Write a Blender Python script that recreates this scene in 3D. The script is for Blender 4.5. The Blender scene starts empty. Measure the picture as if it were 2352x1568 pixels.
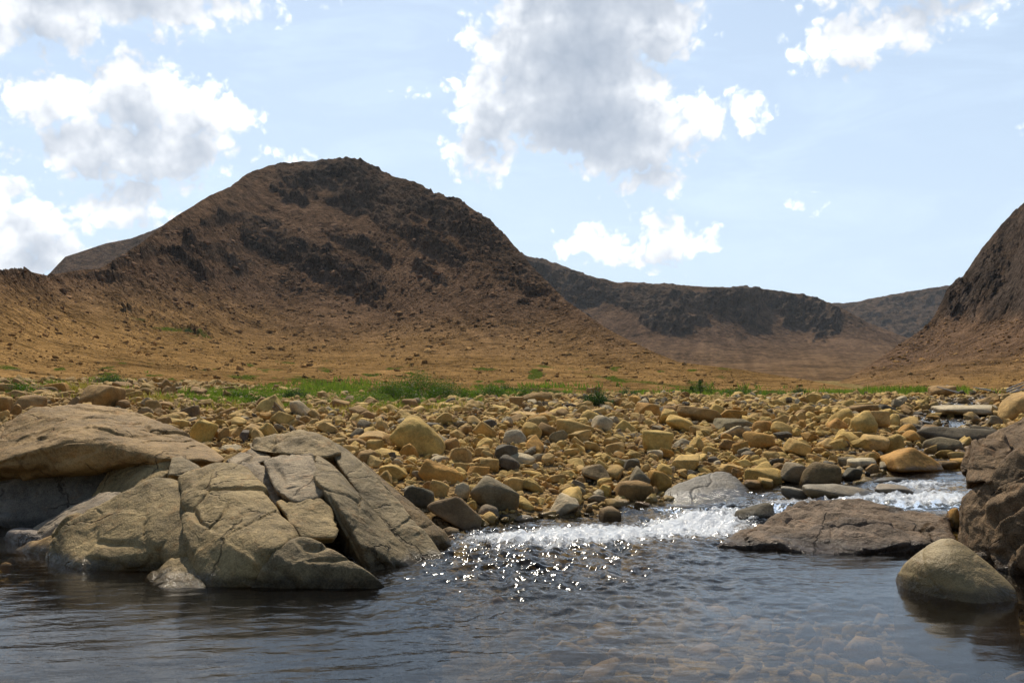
import bpy, bmesh, math, random, time
import numpy as np
from mathutils import Vector
T0 = time.time()
rng = np.random.default_rng(11)
random.seed(5)
scene = bpy.context.scene
COL = scene.collection
f32 = np.float32

# ------------------------------------------------------------------ camera geometry (reference pixels: 2352 x 1568)
CH = 1.7
FPX = 2352.0
PITCH = math.atan(86 / FPX)
SUN_AZ, SUN_EL = math.radians(-11.0), math.radians(50.0)

def ray(px, py):
    """pixel of the photograph -> (x/y, z/y) slope of its line of sight in the world"""
    px = np.asarray(px, float); py = np.asarray(py, float)
    X = (px - 1176) / FPX; Z = (784 - py) / FPX
    yy = math.cos(PITCH) - math.sin(PITCH) * Z
    zz = math.sin(PITCH) + math.cos(PITCH) * Z
    return X / yy, zz / yy

def at(px, py, y):
    u, v = ray(px, py)
    return np.array([u * y, y, CH + v * y], float)

def sstep(a, b, x):
    t = np.clip((np.asarray(x, float) - a) / (b - a), 0, 1)
    return t * t * (3 - 2 * t)

# ------------------------------------------------------------------ noise
_perm = rng.permutation(256).astype(np.int32); _perm = np.concatenate([_perm, _perm, _perm[:2]])
_g = rng.normal(size=(256, 3)); _g = (_g / np.linalg.norm(_g, axis=1)[:, None]).astype(f32)

def _perlin(p):
    i = np.floor(p).astype(np.int32); f = (p - i).astype(f32); i &= 255
    w = f * f * f * (f * (f * 6 - 15) + 10)
    out = 0
    for dx in (0, 1):
        a = _perm[i[:, 0] + dx]
        wx = w[:, 0] if dx else 1 - w[:, 0]
        for dy in (0, 1):
            b = _perm[a + i[:, 1] + dy]
            wy = w[:, 1] if dy else 1 - w[:, 1]
            for dz in (0, 1):
                g = _g[_perm[b + i[:, 2] + dz]]
                wz = w[:, 2] if dz else 1 - w[:, 2]
                d = g[:, 0] * (f[:, 0] - dx) + g[:, 1] * (f[:, 1] - dy) + g[:, 2] * (f[:, 2] - dz)
                out = out + d * (wx * wy * wz)
    return out * 1.5

def perlin(p):
    p = np.asarray(p, float).reshape(-1, 3)
    return np.concatenate([_perlin(p[k:k + 60000]) for k in range(0, len(p), 60000)])

def fbm(p, octaves=4, gain=0.5, lac=2.03, ridged=False):
    p = np.asarray(p, float); s = 0; a = 1.0; tot = 0
    for k in range(octaves):
        n = perlin(p + 17.3 * k)
        if ridged: n = 1 - 2 * np.abs(n)
        s = s + a * n; tot += a; a *= gain; p = p * lac
    return s / tot

# ------------------------------------------------------------------ object helpers
def mesh_of(name, v, f, mat=None, attrs=None, smooth=True):
    v = np.ascontiguousarray(v, dtype=f32); f = np.asarray(f, dtype=np.int32)
    me = bpy.data.meshes.new(name)
    me.vertices.add(len(v)); me.vertices.foreach_set('co', v.ravel())
    k = f.shape[1]
    me.loops.add(f.size); me.loops.foreach_set('vertex_index', f.ravel())
    me.polygons.add(len(f)); me.polygons.foreach_set('loop_start', np.arange(0, f.size, k, dtype=np.int32))
    me.polygons.foreach_set('use_smooth', np.full(len(f), smooth))
    for an, av in (attrs or {}).items():
        av = np.asarray(av, dtype=f32)
        if av.ndim == 2:
            if av.shape[1] == 3: av = np.concatenate([av, np.ones((len(av), 1), f32)], 1)
            a = me.attributes.new(an, 'FLOAT_COLOR', 'POINT'); a.data.foreach_set('color', np.ascontiguousarray(av).ravel())
        else:
            a = me.attributes.new(an, 'FLOAT', 'POINT'); a.data.foreach_set('value', np.ascontiguousarray(av))
    me.update(calc_edges=True)
    if mat: me.materials.append(mat)
    return me

def obj(name, v, f, mat, attrs=None, parent=None, loc=None, smooth=True):
    v = np.asarray(v, float)
    if loc is not None: v = v - np.asarray(loc, float)
    o = bpy.data.objects.new(name, mesh_of(name, v, f, mat, attrs, smooth))
    if loc is not None: o.location = loc
    if parent:
        o.parent = parent
        if loc is None: pass
        else: o.location = Vector(loc) - parent.location
    COL.objects.link(o)
    return o

def tag(o, label=None, cat=None, group=None, kind=None):
    if label: o['label'] = label
    if cat: o['category'] = cat
    if group: o['group'] = group
    if kind: o['kind'] = kind
    return o

def empty(name, loc):
    o = bpy.data.objects.new(name, None); o.location = loc; o.empty_display_size = 0.1
    COL.objects.link(o); return o

def grid_faces(nr, nc):
    i = np.arange(nr * nc, dtype=np.int32).reshape(nr, nc)
    return np.stack([i[:-1, :-1], i[:-1, 1:], i[1:, 1:], i[1:, :-1]], -1).reshape(-1, 4)

_ico = {}
def ico(level):
    if level not in _ico:
        bm = bmesh.new(); bmesh.ops.create_icosphere(bm, subdivisions=level, radius=1)
        v = np.array([q.co[:] for q in bm.verts]); f = np.array([[q.index for q in p.verts] for p in bm.faces])
        bm.free(); _ico[level] = (v / np.linalg.norm(v, axis=1)[:, None], f)
    return _ico[level]

# ------------------------------------------------------------------ shader helpers
class NT:
    def __init__(s, tree): s.t = tree; s.n = tree.nodes; s.l = tree.links
    def node(s, kind, ins=None, **props):
        n = s.n.new(kind)
        for k, v in props.items(): setattr(n, k, v)
        for k, v in (ins or {}).items(): s.set(n, k, v)
        return n
    def set(s, n, k, v):
        i = n.inputs[k]
        if isinstance(v, bpy.types.NodeSocket): s.l.new(v, i)
        else: i.default_value = v
    def math(s, op, a, b=None, c=None, clamp=False):
        n = s.n.new('ShaderNodeMath'); n.operation = op; n.use_clamp = clamp
        for k, v in enumerate((a, b, c)):
            if v is not None: s.set(n, k, v)
        return n.outputs[0]
    def vmath(s, op, a, b=None, out=0):
        n = s.n.new('ShaderNodeVectorMath'); n.operation = op
        s.set(n, 0, a)
        if b is not None: s.set(n, 1, b)
        return n.outputs[out]
    def noise(s, vec, scale, detail=4, rough=0.55, dist=0.0, dim='3D', out='Fac'):
        n = s.node('ShaderNodeTexNoise', {'Scale': scale, 'Detail': detail, 'Roughness': rough, 'Distortion': dist}, noise_dimensions=dim)
        if vec is not None: s.set(n, 'Vector', vec)
        return n.outputs[out]
    def ramp(s, fac, lo, hi, a=0.0, b=1.0, kind='SMOOTHSTEP'):
        n = s.node('ShaderNodeMapRange', {'Value': fac, 'From Min': lo, 'From Max': hi, 'To Min': a, 'To Max': b}, interpolation_type=kind)
        return n.outputs[0]
    def mix(s, fac, a, b, blend='MIX'):
        n = s.node('ShaderNodeMix', data_type='RGBA', blend_type=blend)
        s.set(n, 0, fac)
        for k, v in ((6, a), (7, b)):
            if isinstance(v, tuple) and len(v) == 3: v = (*v, 1)
            s.set(n, k, v)
        return n.outputs[2]
    def attr(s, name, out='Fac'):
        return s.node('ShaderNodeAttribute', attribute_name=name).outputs[out]
    def bump(s, h, strength, dist, normal=None):
        n = s.node('ShaderNodeBump', {'Height': h, 'Strength': strength, 'Distance': dist})
        if normal is not None: s.set(n, 'Normal', normal)
        return n.outputs[0]

def new_mat(name):
    m = bpy.data.materials.new(name); m.use_nodes = True
    m.node_tree.nodes.clear()
    t = NT(m.node_tree)
    out = t.node('ShaderNodeOutputMaterial')
    return m, t, out

def rock_material(name, scale=1.0, bump=1.0, crack=0.0, speck=0.25, vary=0.55, spec=0.35, rough=0.72):
    """weathered stone: colour attribute 'col', lichen-like mottling, grain, pits, joints; wet where attribute 'wet' says"""
    m, t, out = new_mat(name)
    pos = t.node('ShaderNodeNewGeometry').outputs['Position']
    col = t.attr('col', 'Color'); wet = t.attr('wet')
    n1 = t.noise(pos, 2.2 * scale, 6, 0.6, 0.4)
    n2 = t.noise(pos, 14 * scale, 5, 0.65)
    n3 = t.noise(pos, 70 * scale, 3, 0.6)
    n4 = t.noise(pos, 6 * scale, 5, 0.7, 1.2)
    k = t.math('ADD', t.ramp(n1, 0.3, 0.7, 1 - 0.5 * vary, 1 + 0.45 * vary), t.ramp(n2, 0.3, 0.7, -0.28 * vary, 0.28 * vary))
    k = t.math('ADD', k, t.ramp(n3, 0.3, 0.7, -speck, speck))
    c = t.mix(1.0, col, t.node('ShaderNodeCombineColor', {0: k, 1: k, 2: k}).outputs[0], 'MULTIPLY')
    rust = t.ramp(n4, 0.52, 0.72)
    c = t.mix(t.math('MULTIPLY', rust, 0.35), c, t.mix(1.0, c, (1.25, 0.80, 0.45), 'MULTIPLY'))
    dark = t.ramp(t.noise(pos, 4.1 * scale, 6, 0.72, 0.8), 0.58, 0.72)
    c = t.mix(t.math('MULTIPLY', dark, 0.45), c, t.mix(1.0, c, (0.42, 0.42, 0.45), 'MULTIPLY'))
    h = t.math('ADD', t.math('MULTIPLY', n2, 0.6), t.math('MULTIPLY', n3, 0.16))
    h = t.math('ADD', h, t.math('MULTIPLY', n4, 0.8))
    if crack:
        wob = t.math('MULTIPLY', t.math('SUBTRACT', t.noise(pos, 2.3, 5, 0.6), 0.5), 0.55)
        ck = None
        for (jx, jy, jz, k_, lo) in ((0.9, -0.5, 0.35, 1.25, 0.50), (-0.25, 0.35, 1.0, 2.1, 0.53), (0.45, 0.85, -0.2, 0.9, 0.50)):
            dt = t.vmath('DOT_PRODUCT', pos, (jx * k_, jy * k_, jz * k_), out=1)
            pp = t.math('PINGPONG', t.math('ADD', dt, wob), 0.5)
            q = t.math('MULTIPLY', t.ramp(pp, 0.0, 0.022, 1.0, 0.0), t.ramp(t.noise(pos, 1.1 + 0.3 * k_, 2, 0.5), lo, lo + 0.05))
            ck = q if ck is None else t.math('MAXIMUM', ck, q)
        h = t.math('SUBTRACT', h, t.math('MULTIPLY', ck, crack))
        c = t.mix(t.math('MULTIPLY', ck, 0.7), c, t.mix(1.0, c, (0.3, 0.28, 0.26), 'MULTIPLY'))
    c = t.mix(t.math('MULTIPLY', wet, 0.8), c, t.mix(1.0, c, (0.26, 0.25, 0.25), 'MULTIPLY'))
    r = t.ramp(wet, 0.0, 1.0, rough, 0.16, 'LINEAR')
    b = t.node('ShaderNodeBsdfPrincipled', {'Base Color': c, 'Roughness': r, 'Specular IOR Level': spec,
                                            'Normal': t.bump(h, 0.75 * bump, 0.05 / scale)})
    t.l.new(b.outputs[0], out.inputs[0])
    return m

M_STONE = rock_material('bar_stone', 1.6, 0.9, 0.0, 0.18, 0.55, 0.12, 0.8)
M_OUT = rock_material('outcrop_rock', 1.0, 1.0, 0.55, 0.24, 0.6, 0.15, 0.75)
M_CLIFF = rock_material('rough_rock', 1.3, 1.7, 0.5, 0.32, 0.8, 0.15, 0.75)
M_SMOOTH = rock_material('water_worn_rock', 1.2, 0.7, 0.0, 0.15, 0.4, 0.3, 0.6)

def terrain_material(name, scale, bumpd, fine):
    """scree slope: colour attribute 'col' broken up by loose stones of several sizes"""
    m, t, out = new_mat(name)
    pos = t.node('ShaderNodeNewGeometry').outputs['Position']
    col = t.attr('col', 'Color'); gr = t.attr('green')
    n1 = t.noise(pos, 0.05 * scale, 8, 0.62)
    n2 = t.noise(pos, 0.45 * scale, 6, 0.7)
    vo = t.node('ShaderNodeTexVoronoi', {'Vector': pos, 'Scale': 1.1 * scale, 'Randomness': 1.0}, feature='F1')
    cell = t.node('ShaderNodeSeparateColor', {0: vo.outputs['Color']}).outputs[0]
    vo2 = t.node('ShaderNodeTexVoronoi', {'Vector': pos, 'Scale': 3.3 * scale, 'Randomness': 1.0}, feature='F1')
    cell2 = t.node('ShaderNodeSeparateColor', {0: vo2.outputs['Color']}).outputs[1]
    cell = t.math('ADD', t.math('MULTIPLY', cell, 0.9), t.math('MULTIPLY', t.math('SUBTRACT', cell2, 0.5), 0.9))
    k = t.math('ADD', t.ramp(n1, 0.3, 0.7, 0.72, 1.28), t.ramp(n2, 0.3, 0.7, -0.38, 0.38))
    k = t.math('ADD', k, t.ramp(cell, 0, 1, -0.32 * fine, 0.40 * fine, 'LINEAR'))
    n3 = t.noise(pos, 0.14 * scale, 6, 0.75, 0.5)
    k = t.math('ADD', k, t.ramp(n3, 0.3, 0.7, -0.32, 0.32))
    c = t.mix(1.0, col, t.node('ShaderNodeCombineColor', {0: k, 1: k, 2: k}).outputs[0], 'MULTIPLY')
    gn = t.noise(pos, 0.3 * scale, 6, 0.7)
    g = t.ramp(t.math('ADD', gr, t.math('MULTIPLY', gn, 0.9)), 0.78, 0.95)
    c = t.mix(g, c, t.mix(gn, (0.04, 0.056, 0.010), (0.085, 0.10, 0.016)))
    h = t.math('ADD', t.math('MULTIPLY', n2, 1.2), t.math('MULTIPLY', t.math('ADD', vo.outputs['Distance'], t.math('MULTIPLY', vo2.outputs['Distance'], 0.4)), -1.1))
    h = t.math('ADD', h, t.math('MULTIPLY', n3, 3.0))
    sp = t.ramp(t.noise(pos, 0.9 * scale, 4, 0.8), 0.60, 0.70)
    c = t.mix(t.math('MULTIPLY', sp, 0.55), c, t.mix(1.0, c, (1.9, 1.85, 1.8), 'MULTIPLY'))
    b = t.node('ShaderNodeBsdfPrincipled', {'Base Color': c, 'Roughness': 0.95, 'Specular IOR Level': 0.0,
                                            'Normal': t.bump(h, 0.9, bumpd)})
    t.l.new(b.outputs[0], out.inputs[0])
    return m

# ------------------------------------------------------------------ river layout
CL = np.array([(0.6, 10.2, 0.0, 1.2), (1.7, 11.5, 0.02, 0.9), (2.4, 12.1, 0.11, 0.8), (3.5, 12.25, 0.18, 0.95), (4.5, 12.7, 0.23, 1.3), (5.4, 13.3, 0.26, 1.45), (6.2, 14.6, 0.30, 1.15),
               (7.0, 16.6, 0.38, 0.7), (8.3, 19.5, 0.50, 0.7), (10.2, 24.0, 0.66, 1.1), (12.6, 29, 0.80, 1.0), (16, 36, 0.9, 0.9), (24, 48, 0.98, 0.8)])

def centreline(x, y):
    """distance to the stream's centre line, water level there, half width"""
    best = np.full(np.shape(x), 1e9); zw = np.zeros(np.shape(x)); hw = np.ones(np.shape(x))
    for a, b in zip(CL[:-1], CL[1:]):
        d = b[:2] - a[:2]; L2 = d @ d
        t = np.clip(((x - a[0]) * d[0] + (y - a[1]) * d[1]) / L2, 0, 1)
        q = np.hypot(x - a[0] - t * d[0], y - a[1] - t * d[1])
        m = q < best
        best = np.where(m, q, best); zw = np.where(m, a[2] + t * (b[2] - a[2]), zw); hw = np.where(m, a[3] + t * (b[3] - a[3]), hw)
    return best, zw, hw

BANK_X = [-40, -14, -9, -5.5, -4.6, -3.4, -2.2, -1.2, -0.7, -0.35, 0.3, 1.2, 1.9, 2.2, 2.6, 3.2, 4.0, 5.0, 6.0, 9, 40]
BANK_Y = [17, 13.8, 12.7, 12.2, 12.0, 11.7, 11.3, 11.2, 11.3, 11.8, 12.35, 12.7, 12.9, 13.1, 13.4, 13.5, 13.4, 13.2, 11.5, 9, 3]
def bank(x): return np.interp(x, BANK_X, BANK_Y)
def lip(x): return np.interp(x, [0.9, 1.6, 2.3, 3, 5, 6, 8], [14, 12.2, 11.6, 11.3, 11.0, 10.8, 9.5])

def water_level(x, y):
    d, zw, hw = centreline(x, y)
    return zw * sstep(-0.35, 0.3, y - lip(x))

def ground_z(x, y):
    x = np.asarray(x, float); y = np.asarray(y, float)
    e = y - bank(x)
    deep = 1 + 1.2 * sstep(0.8, -1.5, x)
    bar = np.interp(e, [-50, -3, -1.2, -0.4, 0, 0.35, 1.6, 3.3, 5.8, 8.5, 12, 21, 40, 400, 40000], [-0.55, -0.55, -0.42, -0.2, -0.03, 0.07, 0.3, 0.5, 0.72, 0.84, 0.92, 0.93, 0.86, 0.8, 0.5])
    bar = bar + 0.6 * sstep(-5, -17, x) * sstep(17, 33, y)
    p = np.stack([x * 0.45, y * 0.45, 0 * x], -1).reshape(-1, 3)
    lump = (perlin(p) * 0.16 + perlin(p * 2.7 + 9) * 0.07).reshape(x.shape)
    bar = bar + lump * sstep(0.3, 3.5, e) + 0.4 * lump * sstep(-0.2, -2, e)
    bar = np.where(bar < 0, bar * deep, bar)
    wl_ = water_level(x, y)
    bar = np.where((e < 0) & (y > lip(x) - 0.3), np.maximum(bar, wl_ - 0.28), bar)
    # rock platform under the left outcrop
    q = ((x + 2.6) / 1.9) ** 2 + ((y - 11.0) / 1.1) ** 2
    bar = np.maximum(bar, 0.22 * (1 - q))
    q = ((x + 6.0) / 3.0) ** 2 + ((y - 13.7) / 1.5) ** 2
    bar = np.maximum(bar, 0.8 * (1 - q))
    d, zw, hw = centreline(x, y)
    r = d / hw
    bd = 0.2 - 0.11 * sstep(14.8, 16.5, y)
    ch = zw - bd + (bd + 0.04) * r ** 2
    up = sstep(-0.3, 0.4, e)
    g = bar * (1 - up) + np.minimum(bar, ch) * up
    # right bank: high rock that walls in the pool
    s = (x - np.interp(y, [0, 3, 6, 8, 9.5, 11, 12.5, 14, 17, 21, 27, 40], [2.5, 3.2, 3.7, 4.05, 4.5, 5.2, 6.3, 7.6, 9.0, 10.6, 13.2, 19.5]))
    hi = np.interp(y, [0, 8, 12, 16, 24, 40], [0.2, 0.5, 0.7, 0.75, 1.0, 1.1])
    g = np.where(s > -0.5, np.maximum(g, -0.5 + (hi + 0.5) * sstep(-0.5, 2.0, s)), g)
    # the bank the photographer sits on
    near = 0.5 * sstep(4.2, 2.2, y)
    g = np.where(y < 4.2, np.maximum(g, -0.5 + near * 1.7), g)
    return g

def hit_ground(px, py):
    """distance (y) at which the line of sight through a pixel meets the near ground"""
    u, v = ray(px, py)
    ys = np.concatenate([np.arange(4.5, 30, 0.04), np.arange(30, 62, 0.15)])
    z = ground_z(u * ys, ys); L = CH + v * ys
    k = np.nonzero(L < np.maximum(z, water_level(u * ys, ys)))[0]
    return ys[k[0]] if len(k) else 55.0

# ------------------------------------------------------------------ hills: surfaces unrolled from their foot to their crest
TAN = np.array([0.222, 0.130, 0.050]); BROWN = np.array([0.110, 0.068, 0.042]); ROCK = np.array([0.070, 0.050, 0.036])

def painted(ctrl, px, py, sx, sy):
    c = np.array(ctrl, float)
    num = 0; den = 1e-9
    for a, b, w in c:
        k = np.exp(-((px - a) / sx) ** 2 - ((py - b) / sy) ** 2) + 1e-6 / (1e-3 + ((px - a) / sx) ** 2 + ((py - b) / sy) ** 2)
        num = num + k * math.log(w); den = den + k
    return np.exp(num / den)

HILLS = {}
def hill(name, sky, foot, y0, ctrl, rows, cols, sx, sy, oct_m, amp, mat, colour, back=0.45, dip=0.38, ledgy=lambda px, py: 0.25 + 0 * px, crag=lambda px, py, nz: 0 * px, recede=lambda px, t: 0 * px):
    """sky, foot: outline and foot in pixels; y0: distance of the foot; ctrl: steepness (tan slope - tan sight line)"""
    px = np.asarray(cols, float); n = len(px)
    top = np.interp(px, [p for p, _ in sky], [q for _, q in sky])
    low = np.interp(px, [p for p, _ in foot], [q for _, q in foot])
    yy0 = np.interp(px, [p for p, _ in y0], [q for _, q in y0])
    t = np.linspace(0, 1, rows)[:, None]
    PY = low[None] + (top - low)[None] * t; PX = np.repeat(px[None], rows, 0)
    U, V = ray(PX, PY)
    Q = np.stack([PX.ravel() / 110, PY.ravel() / 70, 0 * PX.ravel()], -1)
    wa = fbm(Q, 3).reshape(PX.shape); wb = fbm(Q + 50, 3).reshape(PX.shape)
    wc = fbm(Q * 3 + 90, 4).reshape(PX.shape); wd = fbm(Q * 7 + 40, 3).reshape(PX.shape)
    CR = np.clip(crag(PX + 18 * wa, PY + 14 * wb, wc + 0.6 * wd), 0, 1)
    W = painted(ctrl, PX + 30 * wa, PY + 20 * wb, sx, sy)
    W = W * (1 - CR) + np.maximum(W, 0.43) * CR
    dv = np.diff(V, axis=0); wm = 0.5 * (W[1:] + W[:-1])
    lny = np.concatenate([np.zeros((1, n)), np.cumsum(dv / wm, 0)], 0)
    Y = yy0[None] * np.exp(lny)
    # even out neighbouring columns
    sg = 70.0
    step = np.gradient(px); kk = np.arange(-100, 101); LN = np.log(Y)
    pad = np.pad(LN, ((0, 0), (100, 100)), mode='reflect', reflect_type='odd'); acc = 0; den = 0
    for q in kk:
        wgt = np.exp(-0.5 * (q * 1.8 / sg) ** 2); acc = acc + wgt * pad[:, 100 + q:100 + q + n]; den += wgt
    Y = np.exp(acc / den + recede(PX, t))
    # ledges and benches that dip across the slope, sized to stay in proportion to the hill
    c_, s_ = math.cos(dip), math.sin(dip)
    A = PX * c_ + PY * s_ + 16 * wa + 5 * wc; B = -PX * s_ + PY * c_ + 12 * wb + 4 * wc
    led = 0; tiny = 0
    for (la, lb, am) in ((110, 46, 0.32), (60, 24, 0.6), (34, 11, 1.0), (17, 6, 1.4)):
        q = perlin(np.stack([A / la, B / lb, 0 * A + la], -1).reshape(-1, 3)).reshape(A.shape)
        led = led + am * lb * 0.42 * np.where(q > 0, 0.55 - 1.1 * np.abs(q - 0.25), q * 1.2 + 0.27)
    for (la, lb, am) in ((11, 4.6, 1.3), (6, 3.0, 1.3)):
        q = perlin(np.stack([A / la, B / lb, 0 * A + la], -1).reshape(-1, 3)).reshape(A.shape)
        tiny = tiny + am * lb * 0.36 * np.where(q > 0, q * 1.5, q * 0.7)
    patch = sstep(-0.3, 0.3, fbm(np.stack([PX / 120, PY / 55, 0 * PX + 7], -1).reshape(-1, 3), 3).reshape(PX.shape))
    lg = ledgy(PX, PY)
    lm = np.clip(lg * (0.3 + 0.7 * patch) + 0.7 * CR, 0.03, 1.2)
    tm = np.clip(0.22 + 0.40 * sstep(840, 690, PY) * (0.4 + 0.6 * patch) + 0.6 * CR + 0.45 * lg * patch, 0, 1.2)
    LED = (led * lm + tiny * tm) * sstep(0, 0.05, t) * (1 - 0.6 * sstep(0.9, 1.0, t))
    Z = CH + V * Y; X = U * Y
    nb = 10
    kb = np.arange(1, nb + 1)[:, None]
    span = (Y[-1:] * 0.35)
    Yb = Y[-1:] + span * (kb / nb) ** 1.5
    Xb = X[-1:] * Yb / Y[-1:]
    Zb = Z[-1:] - back * (Yb - Y[-1:]) * (0.25 + 0.75 * (kb / nb))
    X = np.concatenate([X, Xb]); Y = np.concatenate([Y, Yb]); Z = np.concatenate([Z, Zb])
    PX = np.concatenate([PX, np.repeat(px[None], nb, 0)]); PY = np.concatenate([PY, np.repeat(top[None], nb, 0)])
    W = np.concatenate([W, np.repeat(W[-1:], nb, 0)])
    nr = rows + nb
    P = np.stack([X, Y, Z], -1).reshape(-1, 3)
    rk = np.clip(CR * (0.75 + 0.5 * wd) + 0.45 * lg * sstep(0.35, 0.9, patch * (0.7 + 0.9 * wc)), 0, 1)
    rock = np.concatenate([rk, np.repeat(rk[-1:], nb, 0)]).ravel()
    dist = P[:, 1]
    disp = np.zeros(len(P)); L = oct_m[0]; k = 0
    while L > oct_m[1]:
        n1 = perlin(P / L + 31.7 * k)
        rid = 1 - 2 * np.abs(n1)
        fade = sstep(0.0015, 0.02, dist * 0.02 / L) if False else 1.0
        big = np.clip(L / (0.09 * dist), 0, 1e9)
        lim = 1 / (1 + big ** 2)                         # no hummock wider than a small part of the distance on the smooth slopes
        a = amp * L * (lim * (0.35 + 0.2 * rock) + rock * 0.75)
        disp += a * (rock * rid + (1 - rock) * n1)
        L *= 0.5; k += 1
    tt = np.concatenate([np.repeat(t, n, 1), np.ones((nb, n))]).ravel()
    disp *= sstep(0, 0.04, tt) * (1 - 0.65 * sstep(0.86, 1.0, tt))
    LL = np.concatenate([LED, np.repeat(LED[-1:], nb, 0)]).ravel() * dist / FPX
    disp = disp * (0.25 + 0.5 * rock) + LL
    P[:, 2] += disp * 0.75; P[:, 1] -= disp * (0.35 + 0.5 * rock)
    col, green = colour(P, PX.ravel(), PY.ravel(), rock, W.ravel())
    o = obj(name, P, grid_faces(nr, n), mat, {'col': col, 'green': green})
    tag(o, kind='structure')
    HILLS[name] = (P.reshape(nr, n, 3), PX, PY, top, low, px)
    return o

def near_line(px, py, pts, w):
    best = np.full(px.shape, 1e9)
    for (ax, ay), (bx, by) in zip(pts[:-1], pts[1:]):
        L2 = (bx - ax) ** 2 + (by - ay) ** 2
        t = np.clip(((px - ax) * (bx - ax) + (py - ay) * (by - ay)) / L2, 0, 1)
        best = np.minimum(best, np.hypot(px - ax - t * (bx - ax), py - ay - t * (by - ay)))
    return best / w

def crag_main(px, py, nz):
    b = np.minimum(near_line(px, py, [(690, 388), (780, 398), (860, 415), (960, 455), (1050, 500), (1120, 550), (1190, 605), (1235, 650)], 44),
                   near_line(px, py, [(775, 455), (850, 478), (910, 512), (985, 556), (1060, 600)], 20))
    b = np.minimum(b, near_line(px, py, [(585, 545), (640, 562), (700, 592), (765, 622), (830, 655), (858, 680)], 27))
    b = np.minimum(b, near_line(px, py, [(630, 436), (695, 462)], 11) + 0.25)
    b = np.minimum(b, near_line(px, py, [(760, 545), (830, 562), (890, 600)], 12) + 0.25)
    b = np.minimum(b, near_line(px, py, [(470, 520), (560, 505), (640, 520)], 9))
    b = np.minimum(b, near_line(px, py, [(430, 560), (520, 590), (560, 625)], 13) + 0.3)
    b = np.minimum(b, near_line(px, py, [(960, 610), (1020, 650)], 11) + 0.3)
    b = np.minimum(b, near_line(px, py, [(0, 628), (90, 640), (190, 636), (300, 650)], 8) + 0.6)
    b = np.minimum(b, near_line(px, py, [(290, 715), (380, 745), (480, 775)], 10) + 0.75)
    b = np.minimum(b, near_line(px, py, [(270, 610), (400, 580), (480, 640)], 12) + 0.3)
    return sstep(1.45, 0.45, b + 1.75 * nz)

def crag_head(px, py, nz):
    b = near_line(px, py, [(1200, 600), (1260, 628), (1330, 664), (1420, 692), (1520, 698), (1600, 696), (1700, 702), (1800, 712), (1880, 722)], 34)
    b = np.minimum(b, near_line(px, py, [(1480, 715), (1530, 745), (1600, 742)], 20))
    b = np.minimum(b, near_line(px, py, [(1700, 720), (1790, 745), (1900, 745)], 18))
    for fx, sl, w0 in ((1690, -0.25, 10), (1385, 1.1, 12), (1760, 0.1, 7)):
        b = b + 1.5 * np.exp(-((px - fx - sl * (py - 690)) / (w0 + 0.3 * np.maximum(py - 690, 0))) ** 2) * sstep(680, 700, py)
    return sstep(1.4, 0.6, b + 1.7 * nz + 0.45 * np.sin(px / 31))

def crag_right(px, py, nz):
    edge = np.interp(px, [2100, 2160, 2200, 2260, 2352, 2500], [690, 715, 728, 738, 735, 700])
    return sstep(16, -10, py - edge + 34 * nz)

M_HILL = terrain_material('scree_slope', 1.0, 0.5, 1.0)
M_FAR = terrain_material('far_scree', 0.35, 1.4, 0.7)

def colour_main(P, px, py, rock, W):
    n = fbm(P / 45, 5); n2 = fbm(P / 9 + 5, 4)
    t = np.clip(sstep(862, 690, py + 60 * n + 85 * sstep(850, 150, px)), 0, 1)
    t = np.maximum(t, sstep(1050, 1450, px + 120 * n) * sstep(850, 780, py) * 0.8)
    c = TAN * (1 - t[:, None]) + BROWN * t[:, None]
    r = np.clip(rock * 1.1 + 0.9 * n2 * rock, 0, 1) * (0.35 + 0.65 * sstep(720, 600, py))
    c = c * (1 - r[:, None]) + ROCK * r[:, None]
    ac = 0.62 * px - 0.78 * py; al = 0.78 * px + 0.62 * py
    streak = np.clip(fbm(np.stack([ac / 13, al / 240, 0 * px], -1), 5), -1, 1)
    c = c * (1 + 0.5 * streak * sstep(870, 760, py) * sstep(450, 800, px))[:, None]
    band = fbm(np.stack([(px * .93 + py * .37) / 60, (py * .93 - px * .37) / 7, 0 * px], -1), 4)
    c = c * (1 + 0.55 * band * sstep(900, 650, px) * sstep(820, 700, py))[:, None]
    g = np.full(len(P), -0.3)
    gn = fbm(np.stack([px / 60, py / 14, 0 * px], -1), 3)
    g = np.maximum(g, 0.62 * sstep(0.0, 0.45, gn) * sstep(800, 850, py) * sstep(-200, 250, px) * sstep(1950, 1500, px) + -0.3 * (gn < 0))
    for a, b, sx_, sy_, k in ((390, 757, 70, 7, .55), (320, 735, 40, 6, .45), (460, 775, 60, 5, .42), (20, 845, 45, 8, .6), (250, 862, 45, 10, .6), (730, 878, 110, 14, .6), (560, 868, 60, 8, .5),
                              (960, 868, 60, 6, .4), (1250, 842, 60, 5, .42), (1500, 880, 300, 8, .45), (640, 850, 40, 5, .42), (560, 905, 150, 14, .6)):
        g = np.maximum(g, k * np.exp(-((px - a) / sx_) ** 2 - ((py - b - 0.12 * (px - a)) / sy_) ** 2))
    return np.clip(c, 0.01, 1), g

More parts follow.
